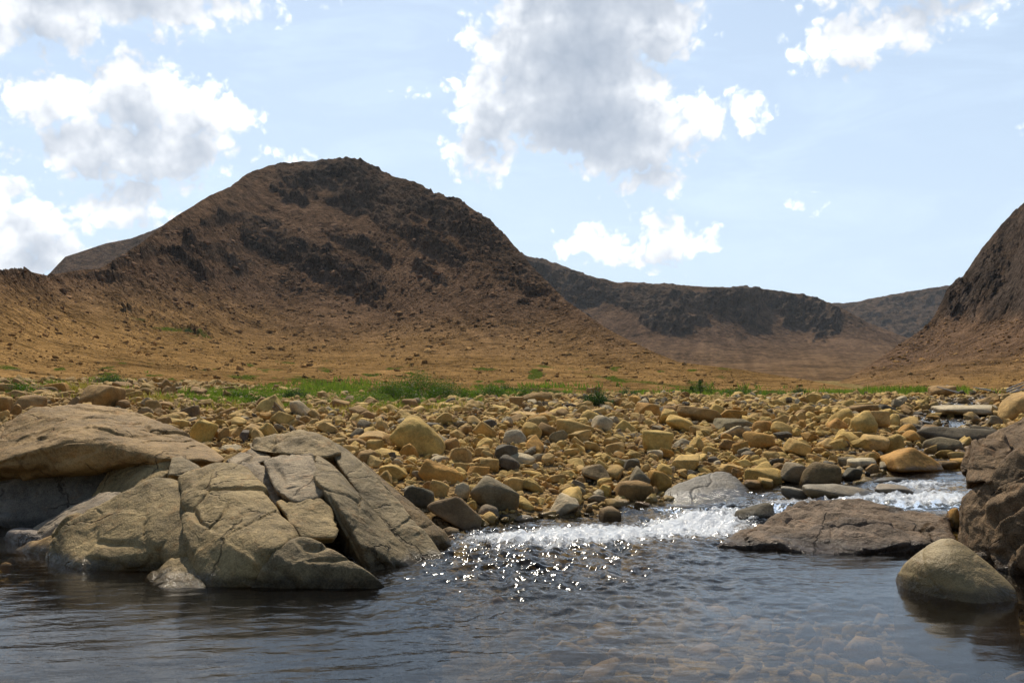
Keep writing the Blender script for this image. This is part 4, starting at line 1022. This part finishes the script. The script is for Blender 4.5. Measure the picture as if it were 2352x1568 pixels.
def stone(x, y, z, r, lv, k):
    q = np.random.default_rng(7000 + k)
    d, f, word = TEMPL[lv][q.integers(0, 14)]
    S = r * np.array([q.uniform(0.8, 1.55), q.uniform(0.75, 1.15), q.uniform(0.38, 0.9)])
    P = (d * S) @ euler(q.normal(0, .42), q.normal(0, .42), q.uniform(0, 6.28)).T
    zz = z + S[2] * q.uniform(0.25, 0.6)
    c = q.random()
    key = 'yel' if c < .36 else 'tan' if c < .70 else 'org' if c < .76 else 'brn' if c < .88 else 'gry' if c < .935 else 'pal' if c < .98 else 'dgr'
    mean = np.array(COLS[key])
    left = sstep(-2, -8, x - 0.15 * (y - 20))
    mean = mean * (1 - 0.45 * left) + np.array(COLS['brn']) * 1.1 * 0.45 * left
    return P + np.array([x, y, zz]), f, mean * q.uniform(.8, 1.12), word, WORDS[key], S

order = sorted([k for k, s in enumerate(stones) if s[2] is not None and abs(s[0] / s[1]) < 0.52], key=lambda k: -stones[k][3] / stones[k][1])
single = set(order[:300])
V, Fc, Cc, off = [], [], [], 0
BV, BF, BC, boff = [], [], [], 0
for k, (x, y, z, r) in enumerate(stones):
    bed = z is None
    if bed: z = float(ground_z(np.array([x]), np.array([y]))[0])
    px = r / y * 1024
    if k in single:
        P, f, c, word, cw, S = stone(x, y, z, r, 4 if False else 3, k)
        P, at_ = finish_rock(P - np.array([x, y, z]), f, np.array([x, y, z]), c, 0.015, k * 1.7, None, '')
        o = obj('cobble', P, f, M_STONE, at_, loc=(x, y, float(P[:, 2].min())))
        o['category'] = 'stone'; o['group'] = 'loose cobbles on the stony river bar'
        INDIV.append((o, 'cobble', 2 * r, word, cw, x, y))
        continue
    P, f, c, word, cw, S = stone(x, y, z, r, 2 if px > 3 else 1, k)
    if bed:
        c = np.array([.30, .21, .085]) * np.random.default_rng(k).uniform(.25, 1.4) * np.array([1, 1, np.random.default_rng(k + 1).uniform(.7, 1.6)])
        BV.append(P); BF.append(f + boff); BC.append(np.repeat(c[None], len(P), 0)); boff += len(P)
    else:
        V.append(P); Fc.append(f + off); Cc.append(np.repeat(c[None], len(P), 0)); off += len(P)
V = np.concatenate(V); C_ = np.concatenate(Cc)
C_ = C_ * (1 + 0.15 * perlin(V * 6))[:, None]
tag(obj('cobbles', V, np.concatenate(Fc), M_STONE, {'col': np.clip(C_, .01, 1), 'wet': wetness(V)}, smooth=False), 'countless small tan stones filling the gaps of the river bar', 'stones', kind='stuff')
V = np.concatenate(BV); C_ = np.concatenate(BC)
tag(obj('pebbles', V, np.concatenate(BF), M_STONE, {'col': np.clip(C_, .01, 1), 'wet': np.zeros(len(V))}), 'brown pebbles lying on the bed of the clear pool', 'pebbles', kind='stuff')
print('stone meshes', time.time() - T0)

# labels of the smaller rocks: what they are and how they stand to the nearest landmark
def relation(dx, dy):
    if abs(dx) > abs(dy): return 'to the right of' if dx > 0 else 'to the left of'
    return 'behind' if dy > 0 else 'in front of'
ORD = ['', 'second ', 'third ', 'fourth ', 'fifth ', 'sixth ', 'seventh ', 'eighth ', 'ninth ', 'tenth ', 'eleventh ', 'twelfth ', 'thirteenth ', 'fourteenth ', 'fifteenth ', 'sixteenth ', 'seventeenth ']
buckets = {}
for it in INDIV:
    o, kw, size, sw, cw, x, y = it
    j = min(range(len(MARKS)), key=lambda q: (MARKS[q][1] - x) ** 2 + (MARKS[q][2] - y) ** 2)
    nm, mx, my = MARKS[j]
    szw = 'small ' if size < 0.3 else 'middling ' if size < 0.5 else 'big '
    key = (szw, sw, cw, kw, relation(x - mx, y - my), nm)
    buckets.setdefault(key, []).append((math.hypot(x - mx, y - my), id(o), o))
for (szw, sw, cw, kw, rel, nm), lst in buckets.items():
    lst.sort(key=lambda q: q[0])
    for i, (_, _, o) in enumerate(lst):
        if len(lst) == 1: o['label'] = f'{szw}{sw} {cw} {kw} {rel} the {nm}'
        else: o['label'] = f'{szw}{sw} {cw} {kw}, {("nearest" if i == 0 else ORD[min(i, 16)] + "nearest")} {rel} the {nm}'

# ------------------------------------------------------------------ rubble on the slopes
def scatter_rubble(name, hillname, n, pxr, pyr, size, tint, label, density=None):
    P, PX, PY, top, low, px = HILLS[hillname]
    V, Fc, Cc, off = [], [], [], 0
    tries = 0; got = 0
    while got < n and tries < n * 6:
        tries += 1
        a = rng.uniform(*pxr); i = int(np.searchsorted(px, a)); i = min(i, len(px) - 1)
        b = rng.uniform(*pyr)
        if b < top[i] + 2 or b > low[i]: continue
        rows_ = int(np.argmin(np.abs(PY[:, i] - b)))
        q = P[rows_, i]
        dn = fbm(np.array([[a / 90, b / 30, 0]]), 3)[0]
        if dn < rng.uniform(-0.45, 0.3): continue
        r = size[0] * (q[1] / 100) * math.exp(rng.exponential(0.45)) * rng.uniform(.5, 1)
        r = min(r, size[1] * q[1] / 100)
        d, f, _w = TEMPL[1][5 + rng.integers(0, 7)]
        S = r * np.array([rng.uniform(.9, 1.6), rng.uniform(.8, 1.2), rng.uniform(.4, .8)])
        v = (d * S) @ euler(rng.normal(0, .3), rng.normal(0, .3), rng.uniform(0, 6)).T + q + np.array([0, 0, S[2] * .35])
        c = np.array(tint(a, b)) * rng.uniform(.7, 1.75)
        V.append(v); Fc.append(f + off); Cc.append(np.repeat(c[None], len(v), 0)); off += len(v); got += 1
    V = np.concatenate(V)
    tag(obj(name, V, np.concatenate(Fc), M_RUB, {'col': np.clip(np.concatenate(Cc), .01, 1), 'wet': np.zeros(len(V))}, smooth=False), label, 'rubble', kind='stuff')
M_RUB = rock_material('slope_rubble', 0.5, 0.5, 0, 0.15, 0.4, 0.0, 0.9)
def tint_main(a, b):
    t_ = float(sstep(850, 620, b)); return TAN * 1.15 * (1 - t_) + BROWN * 1.5 * t_
scatter_rubble('rubble', 'mountain', 26000, (-150, 1900), (520, 896), (0.045, 0.34), tint_main, 'broken stones strewn over the orange lower slope of the mountain')
scatter_rubble('rubble', 'right_mountain', 2500, (1960, 2500), (740, 900), (0.05, 0.25), tint_main, 'broken stones strewn over the slope at the right side of the valley')
print('rubble', time.time() - T0)

# ------------------------------------------------------------------ plants
def leaf_material(name, a, b):
    m, t, out = new_mat(name)
    pos = t.node('ShaderNodeNewGeometry').outputs['Position']
    n = t.noise(pos, 5.0, 4, 0.6); v = t.attr('tone')
    c = t.mix(t.math('ADD', t.math('MULTIPLY', n, 0.5), t.math('MULTIPLY', v, 0.5)), a, b)
    d = t.node('ShaderNodeBsdfPrincipled', {'Base Color': c, 'Roughness': 0.55, 'Specular IOR Level': 0.3}).outputs[0]
    tr = t.node('ShaderNodeBsdfTranslucent', {'Color': t.mix(1.0, c, (1.3, 1.5, 0.6), 'MULTIPLY')}).outputs[0]
    t.l.new(t.node('ShaderNodeMixShader', {0: 0.4, 1: d, 2: tr}).outputs[0], out.inputs[0])
    return m
M_LEAF = leaf_material('shrub_leaves', (0.022, 0.05, 0.005), (0.08, 0.135, 0.014))
M_DARKLEAF = leaf_material('juniper_leaves', (0.018, 0.035, 0.012), (0.05, 0.085, 0.025))
M_GRASS = leaf_material('grass_blades', (0.05, 0.09, 0.012), (0.17, 0.20, 0.05))
M_STRAW = leaf_material('dry_grass', (0.16, 0.12, 0.04), (0.30, 0.22, 0.09))
m, t, out = new_mat('bark')
pos = t.node('ShaderNodeNewGeometry').outputs['Position']
t.l.new(t.node('ShaderNodeBsdfPrincipled', {'Base Color': t.mix(t.noise(pos, 20, 4), (0.05, 0.04, 0.03), (0.14, 0.11, 0.08)), 'Roughness': 0.9}).outputs[0], out.inputs[0])
M_BARK = m
m, t, out = new_mat('driftwood_grey')
pos = t.node('ShaderNodeNewGeometry').outputs['Position']
t.l.new(t.node('ShaderNodeBsdfPrincipled', {'Base Color': t.mix(t.noise(pos, 12, 4), (0.2, 0.18, 0.16), (0.45, 0.42, 0.38)), 'Roughness': 0.85}).outputs[0], out.inputs[0])
M_DRIFT = m

def tube(p0, p1, r0, r1, n=5):
    p0, p1 = np.array(p0, float), np.array(p1, float); d = p1 - p0; d /= np.linalg.norm(d) + 1e-9
    a = np.cross(d, [0.3, 0.9, 0.2]); a /= np.linalg.norm(a); b = np.cross(d, a)
    th = np.arange(n) * 2 * math.pi / n
    ring = np.cos(th)[:, None] * a + np.sin(th)[:, None] * b
    v = np.concatenate([p0 + ring * r0, p1 + ring * r1])
    f = np.array([[i, (i + 1) % n, n + (i + 1) % n, n + i] for i in range(n)])
    return v, f

def cat_parts(lst):
    V, Fc, off = [], [], 0
    for v, f in lst: V.append(v); Fc.append(f + off); off += len(v)
    return np.concatenate(V), np.concatenate(Fc)

def leaves(pts, size, r, up=0.3):
    n = len(pts)
    d = r.normal(size=(n, 3)); d[:, 2] = np.abs(d[:, 2]) * 0.8 + up; d /= np.linalg.norm(d, axis=1)[:, None]
    s = np.cross(d, r.normal(size=(n, 3))); s /= np.linalg.norm(s, axis=1)[:, None]
    L = size * r.uniform(.6, 1.3, n)[:, None]
    v = np.stack([pts - s * L * .28, pts + d * L * .45 - s * L * .1, pts + d * L, pts + d * L * .5 + s * L * .3], 1).reshape(-1, 3)
    f = np.arange(n * 4).reshape(n, 4)
    return v, f, np.repeat(r.random(n), 4)

def shrub(x, y, w, h, n, label, mat=None, leaf=0.06, depth=None, seed=0, group='low green shrubs at the foot of the slope', name='shrub', z=None):
    r = np.random.default_rng(500 + seed)
    z = float(ground_z(np.array([x]), np.array([y]))[0]) if z is None else z
    root = empty(name, (x, y, z)); tag(root, label, 'shrub', group)
    depth = depth or w * 0.8
    nc = max(6, int(10 * w / h) + 6)
    cx = r.uniform(-.5, .5, nc) * w; cy = r.uniform(-.5, .5, nc) * depth
    hh = h * (1 - 0.75 * np.clip(np.abs(cx) / (w * .55), 0, 1) ** 1.6) * r.uniform(.55, 1.0, nc)
    hh[0] = h; cx[0] = r.uniform(-.15, .15) * w
    st_, pts = [], []
    for a, b, c in zip(cx, cy, hh):
        st_.append(tube((a * .4, b * .4, -0.05), (a, b, c * .75), 0.012, 0.005))
        m_ = n // nc
        q = r.normal(size=(m_, 3)) * np.array([w / nc ** .5 * .42 + .03, depth / nc ** .5 * .42 + .03, c * .27]) + np.array([a, b, c * .62])
        q[:, 2] = np.clip(q[:, 2], 0.0, c * 1.05); pts.append(q)
    v, f = cat_parts(st_)
    obj('stem', v, f, M_BARK, None, root)
    v, f, tone = leaves(np.concatenate(pts), leaf, r)
    obj('foliage', v, f, mat or M_LEAF, {'tone': tone}, root, smooth=False)
    return root

def conifer(x, y, h, seed, label):
    r = np.random.default_rng(900 + seed)
    z = float(ground_z(np.array([x]), np.array([y]))[0])
    root = empty('spruce', (x, y, z)); tag(root, label, 'tree', 'stunted spruces at the back of the bar')
    v, f = tube((0, 0, -.1), (0, 0, h), .025, .004); obj('trunk', v, f, M_BARK, None, root)
    pts = []
    for k in range(26):
        zz = h * (0.1 + 0.9 * (k / 26) ** .9); L = (h - zz) * .33 + .05; a = r.uniform(0, 6.28)
        q = r.random(26)[:, None] * np.array([math.cos(a) * L, math.sin(a) * L, -.12 * L]) + np.array([0, 0, zz]) + r.normal(0, .02, (26, 3)); pts.append(q)
    v, f, tone = leaves(np.concatenate(pts), .07, r, 0.0)
    obj('crown', v, f, M_DARKLEAF, {'tone': tone}, root, smooth=False)

def spot(px, py):
    y = hit_ground(px, py); return ray(px, py)[0] * y, y
SHR = [(905, 925, 100, 38, 2600, 'wide bright green shrub at the near side of the big thicket', M_LEAF),
       (965, 918, 95, 46, 3400, 'tallest bright green shrub in the middle of the big thicket', M_LEAF),
       (1030, 922, 85, 34, 2200, 'yellow-green shrub thinning out toward the stones beside the big thicket', M_LEAF),
       (860, 930, 70, 22, 1400, 'low pale green shrub at the left tail of the big thicket', M_GRASS),
       (935, 897, 40, 24, 900, 'dark twiggy shrub poking above the big thicket', M_DARKLEAF),
       (1125, 912, 60, 20, 1300, 'low dark leafy shrub with yellow flowers just before the bar crest', M_LEAF),
       (1160, 892, 44, 20, 900, 'dark juniper bump above the hedge-like green strip', M_DARKLEAF),
       (1220, 897, 120, 14, 1500, 'long low strip of dark green scrub behind the bar crest', M_DARKLEAF),
       (1205, 915, 24, 15, 500, 'small light green tuft beside the brown whaleback boulder', M_LEAF),
       (1370, 936, 44, 28, 1500, 'lone dark green bush growing among the cobbles in mid bar', M_DARKLEAF),
       (1440, 905, 40, 13, 700, 'pair-like dark green clump left of the far green strip', M_DARKLEAF),
       (1600, 903, 70, 22, 1500, 'dark green scrub around the stunted spruces on the far strip', M_LEAF),
       (1700, 905, 80, 16, 1500, 'bright low green scrub right of the stunted spruces', M_LEAF),
       (1785, 907, 60, 14, 1000, 'last bright green scrub at the end of the far strip', M_LEAF),
       (1835, 903, 22, 12, 500, 'small dark round bush past the end of the far strip', M_DARKLEAF),
       (600, 925, 44, 12, 900, 'low green plants behind the upstanding yellowish boulder', M_LEAF),
       (540, 918, 70, 14, 1100, 'green leafy patch between the stones below the slope', M_LEAF),
       (680, 918, 50, 16, 900, 'darker green leafy patch near the big thicket', M_DARKLEAF),
       (250, 884, 50, 16, 900, 'small green bush on the stones behind the huge rounded boulder', M_DARKLEAF),
       (30, 900, 60, 14, 800, 'green weeds among boulders near the left frame edge', M_LEAF),
       (2190, 905, 36, 12, 500, 'green weeds beside the solitary rust-brown boulder', M_GRASS)]
for k, (a, b, w, h, n, lab, mt) in enumerate(SHR):
    x, y = spot(a, b); q = y / FPX
    shrub(x, y, 1.2 * w * q, 1.5 * h * q, int(n * 2.2), lab, mt, leaf=max(0.05, 2.6 * q), seed=k, depth=min(w * q * .8, 2.0))
P_, PX_, PY_, top_, low_, px_ = HILLS['mountain']
i = int(np.searchsorted(px_, 430)); j = int(np.argmin(np.abs(PY_[:, i] - 766))); q3 = P_[j, i]
shrub(q3[0], q3[1], 22 * q3[1] / FPX, 12 * q3[1] / FPX, 900, 'single round dark green bush on the orange slope below the rock ribs', M_DARKLEAF, leaf=2 * q3[1] / FPX, seed=77, z=q3[2])
x, y = spot(1608, 903); conifer(x, y, 34 * y / FPX, 1, 'taller stunted spruce standing over the far green strip')
x, y = spot(1588, 903); conifer(x, y, 22 * y / FPX, 2, 'smaller stunted spruce next to the taller one on the far strip')

# grass as ground cover
def grass(name, spots, mat, label, hpx):
    V, Fc, Tn, off = [], [], [], 0
    for (a, b, rx, ry, n) in spots:
        for _ in range(n):
            g = rng.normal(size=2) * .5
            px, py = a + g[0] * rx, b + g[1] * ry
            if py > 893 or px > 2050 or px < 330:
                y = hit_ground(px, py); x = ray(px, py)[0] * y; z = float(ground_z(np.array([x]), np.array([y]))[0])
            else:
                i = min(int(np.searchsorted(px_, px)), len(px_) - 1); j = int(np.argmin(np.abs(PY_[:380, i] - py))); x, y, z = P_[j, i]
            hgt = hpx * y / FPX * rng.uniform(.5, 1.3)
            for _k in range(4):
                dx, dy = rng.normal(0, hgt * .6, 2); tx, ty = rng.normal(0, hgt * .35, 2); w = hgt * .13
                V.append(((x + dx - w, y + dy, z - .02), (x + dx + w, y + dy, z - .02), (x + dx + tx, y + dy + ty, z + hgt)))
                Tn.append(rng.random())
    V = np.array(V).reshape(-1, 3)
    tag(obj(name, V, np.arange(len(V)).reshape(-1, 3), mat, {'tone': np.repeat(Tn, 3)}, smooth=False), label, 'grass', kind='stuff')
grass('grass', [(540, 912, 140, 18, 900), (650, 915, 120, 16, 600), (860, 922, 100, 20, 900), (760, 895, 120, 14, 400), (1010, 925, 90, 14, 400), (1130, 905, 90, 10, 300), (1260, 893, 140, 8, 110), (1650, 902, 230, 10, 260), (250, 870, 60, 14, 250), (20, 850, 50, 10, 150), (60, 895, 100, 20, 250), (2140, 900, 120, 6, 200), (1950, 898, 120, 5, 200)], M_GRASS, 'short green grass along the foot of the slope and the back of the bar', 11)
grass('dry_grass', [(345, 925, 50, 14, 120), (200, 900, 90, 16, 120), (760, 945, 120, 10, 120), (500, 940, 80, 10, 80), (960, 940, 120, 10, 120)], M_STRAW, 'straw-coloured grass stalks between the stones at the back of the bar', 13)

x, y = spot(2330, 905); z = float(ground_z(np.array([x]), np.array([y]))[0])
root = empty('driftwood', (x, y, z)); tag(root, 'tangle of bleached grey dead branches on the far stones by the right frame edge', 'driftwood')
r = np.random.default_rng(3)
for k in range(9):
    a = r.normal(0, 1, 3) * np.array([1.2, .4, .05]); b = a + np.array([r.uniform(-1.2, 1.2), r.uniform(-.3, .3), r.uniform(.1, .55)])
    v, f = tube(a + [0, 0, .08], b, .05, .015, 6); obj('branch', v, f, M_DRIFT, None, root)
print('plants', time.time() - T0)

# ------------------------------------------------------------------ light, sky and clouds
sun = bpy.data.lights.new('sun', 'SUN'); sun.energy = 4.8; sun.angle = math.radians(0.53); sun.color = (1.0, 0.91, 0.76)
so = bpy.data.objects.new('sun', sun); COL.objects.link(so)
sd = Vector((math.sin(SUN_AZ) * math.cos(SUN_EL), math.cos(SUN_AZ) * math.cos(SUN_EL), math.sin(SUN_EL)))
so.rotation_euler = sd.to_track_quat('Z', 'Y').to_euler(); so.location = sd * 50

W = bpy.data.worlds.new('World'); scene.world = W; W.use_nodes = True
W.node_tree.nodes.clear(); t = NT(W.node_tree)
SKY_S = 0.085
CLOUDS = [  # x, y, half width, half height in pixels of the photograph
 (100, 20, 190, 75), (330, 15, 200, 62), (520, 10, 110, 40), (-60, 60, 140, 60), (250, -90, 420, 80),
 (310, 215, 130, 90), (130, 235, 120, 75), (450, 270, 110, 75), (330, 340, 200, 85), (540, 260, 60, 42), (210, 330, 120, 80), (60, 230, 70, 50), (440, 350, 90, 60),
 (70, 530, 110, 75), (20, 440, 50, 40), (150, 500, 70, 50), (60, 585, 190, 60), (280, 480, 105, 55), (330, 450, 70, 40),
 (1330, 60, 250, 130), (1180, 110, 120, 90), (1480, 60, 150, 90), (1330, 230, 240, 140), (1130, 250, 110, 110), (1090, 340, 80, 60), (1130, 385, 50, 32), (1450, 320, 170, 90), (1600, 280, 130, 55), (1700, 265, 60, 45), (1500, 400, 100, 45), (1460, 430, 60, 25), (1400, -120, 420, 130),
 (1960, 90, 120, 65), (2080, 60, 130, 60), (1880, 120, 55, 40), (2200, 10, 120, 38), (2080, -70, 300, 70),
 (1390, 562, 100, 50), (1540, 552, 100, 58), (1330, 565, 50, 44), (1470, 590, 130, 34), (1600, 545, 40, 26),
 (1848, 467, 17, 8), (955, 226, 20, 9), (650, 367, 36, 8), (20, 350, 40, 20), (2700, 300, 260, 110), (-350, 330, 240, 130)]

grp = bpy.data.node_groups.new('cloud_field', 'ShaderNodeTree')
grp.interface.new_socket('P', in_out='INPUT', socket_type='NodeSocketVector')
grp.interface.new_socket('F', in_out='OUTPUT', socket_type='NodeSocketFloat')
grp.interface.new_socket('S', in_out='OUTPUT', socket_type='NodeSocketFloat')
g = NT(grp); gi = g.node('NodeGroupInput').outputs[0]
wv3 = g.vmath('SUBTRACT', g.noise(gi, 1.1, 3, 0.55, out='Color'), (0.5, 0.5, 0.5))
wsc = g.n.new('ShaderNodeVectorMath'); wsc.operation = 'SCALE'; g.l.new(wv3, wsc.inputs[0]); wsc.inputs['Scale'].default_value = 0.55
PW = g.vmath('ADD', gi, wsc.outputs[0])
E = None
for (a, b, rx, ry) in CLOUDS:
    u, v = ray(a, b)
    azc = math.atan(float(u)) * 23.52; elc = math.atan(float(v) / math.hypot(1, float(u))) * 23.52
    dvec = g.vmath('MULTIPLY', g.vmath('SUBTRACT', PW, (azc, elc, 0)), (100 / rx, 100 / ry, 0))
    ln = g.vmath('LENGTH', dvec, out=1)
    e = g.math('MULTIPLY_ADD', ln, -min(rx, ry * 1.3) / 100, min(rx, ry * 1.3) / 100)
    if E is None: E = e
    else:
        sm = g.n.new('ShaderNodeMath'); sm.operation = 'SMOOTH_MAX'; g.l.new(E, sm.inputs[0]); g.l.new(e, sm.inputs[1]); sm.inputs[2].default_value = 0.12; E = sm.outputs[0]
n1 = g.noise(gi, 1.5, 7, 0.55)
vo = g.node('ShaderNodeTexVoronoi', {'Vector': PW, 'Scale': 2.6, 'Detail': 1.6, 'Roughness': 0.5, 'Lacunarity': 2.3, 'Smoothness': 0.35}, feature='SMOOTH_F1').outputs['Distance']
Fd = g.math('ADD', E, g.math('MULTIPLY', g.math('SUBTRACT', n1, 0.5), 0.85))
Fd = g.math('ADD', Fd, g.math('MULTIPLY', g.math('SUBTRACT', 0.40, vo), 0.75))
Fd = g.math('ADD', Fd, 0.33)
Fd = g.math('MINIMUM', Fd, g.math('MULTIPLY_ADD', E, 2.2, 0.62))
go = g.node('NodeGroupOutput'); g.l.new(Fd, go.inputs[0])
Fs = g.math('ADD', E, g.math('MULTIPLY', g.math('SUBTRACT', g.noise(gi, 1.6, 2.5, 0.5), 0.5), 1.1))
g.l.new(g.math('ADD', Fs, 0.06), go.inputs[1])

dirv = t.node('ShaderNodeTexCoord').outputs['Generated']
sep = t.node('ShaderNodeSeparateXYZ', {0: dirv})
azn = t.math('MULTIPLY', t.math('ARCTAN2', sep.outputs[0], sep.outputs[1]), 23.52)
eln = t.math('MULTIPLY', t.math('ARCSINE', sep.outputs[2]), 23.52)
P0 = t.node('ShaderNodeCombineXYZ', {0: azn, 1: eln}).outputs[0]
def field(p):
    n = t.n.new('ShaderNodeGroup'); n.node_tree = grp; t.l.new(p, n.inputs[0]); return n.outputs
fo0 = field(P0); F0 = fo0[0]; F1 = field(t.vmath('ADD', P0, (-0.1, 0.7, 0)))[1]
alpha = t.ramp(F0, -0.06, 0.42)
th = t.math('ADD', t.math('MULTIPLY', t.math('MAXIMUM', F1, 0.0), 0.85), t.math('MULTIPLY', t.math('MAXIMUM', F0, 0.0), 0.2))
lit = t.math('EXPONENT', t.math('MULTIPLY', th, -1.7))
crease = t.math('SUBTRACT', F0, fo0[1])
lit = t.math('ADD', lit, t.math('MULTIPLY', t.math('MULTIPLY', crease, 0.6), t.ramp(lit, 0.05, 0.6, 0.25, 1.0)), clamp=True)
cc = t.mix(lit, (0.36, 0.43, 0.54), (1.42, 1.42, 1.42))
sky = t.node('ShaderNodeTexSky', sky_type='NISHITA', sun_disc=False, sun_elevation=SUN_EL, sun_rotation=SUN_AZ, altitude=100, air_density=1.0, dust_density=0.6, ozone_density=1.2)
skyc = t.mix(1.0, sky.outputs[0], (0.98, 1.0, 1.04), 'MULTIPLY')
cir = t.noise(t.vmath('MULTIPLY', P0, (0.25, 0.8, 1)), 1.0, 6, 0.6, 0.8)
veil = t.math('ADD', t.math('MULTIPLY', t.ramp(cir, 0.42, 0.75, 0.0, 0.22), t.ramp(eln, 9.0, 14.0, 1.0, 0.15)), t.ramp(eln, 0.0, 9.0, 0.80, 0.56))
inv = 1.0 / SKY_S
veil = t.math('MULTIPLY', veil, t.ramp(sep.outputs[1], 0.0, 0.7, 0.1, 1.0))
skyc = t.mix(veil, skyc, (0.70 * inv, 0.865 * inv, 1.06 * inv))
ccs = t.node('ShaderNodeVectorMath', operation='SCALE'); t.l.new(cc, ccs.inputs[0]); ccs.inputs['Scale'].default_value = inv
final = t.mix(alpha, skyc, ccs.outputs[0])
bg = t.node('ShaderNodeBackground', {'Color': final, 'Strength': SKY_S})
wo = t.node('ShaderNodeOutputWorld'); t.l.new(bg.outputs[0], wo.inputs[0])
W.cycles.sampling_method = 'MANUAL'; W.cycles.sample_map_resolution = 512

m, t, out = new_mat('valley_air')
vol = t.node('ShaderNodeVolumePrincipled', {'Color': (0.80, 0.89, 1.0, 1), 'Density': 0.00005, 'Anisotropy': 0.35})
t.l.new(vol.outputs[0], out.inputs['Volume'])
hv = np.array([(x, y, z) for x in (-2600, 2600) for y in (-60, 3600) for z in (-3, 620)], float)
hf = np.array([(0, 1, 3, 2), (4, 6, 7, 5), (0, 4, 5, 1), (2, 3, 7, 6), (0, 2, 6, 4), (1, 5, 7, 3)])
tag(obj('haze', hv, hf, m, smooth=False), 'faint bluish haze filling the valley', 'haze', kind='stuff')

# ------------------------------------------------------------------ camera and render
cam = bpy.data.cameras.new('camera'); cam.sensor_width = 36; cam.lens = 36; cam.clip_start = 0.05; cam.clip_end = 60000
co = bpy.data.objects.new('camera', cam); COL.objects.link(co); co.location = (0, 0, CH); co.rotation_euler = (math.pi / 2 + PITCH, 0, 0)
scene.camera = co
scene.view_settings.view_transform = 'Standard'; scene.view_settings.look = 'None'; scene.view_settings.exposure = 0.12; scene.view_settings.gamma = 1
cy = scene.cycles
cy.use_adaptive_sampling = True; cy.adaptive_threshold = 0.02; cy.max_bounces = 6; cy.volume_bounces = 0; cy.diffuse_bounces = 3; cy.glossy_bounces = 3; cy.transparent_max_bounces = 8; cy.transmission_bounces = 4
cy.caustics_reflective = False; cy.caustics_refractive = False; cy.use_denoising = True; cy.sample_clamp_indirect = 6
print('done', time.time() - T0)
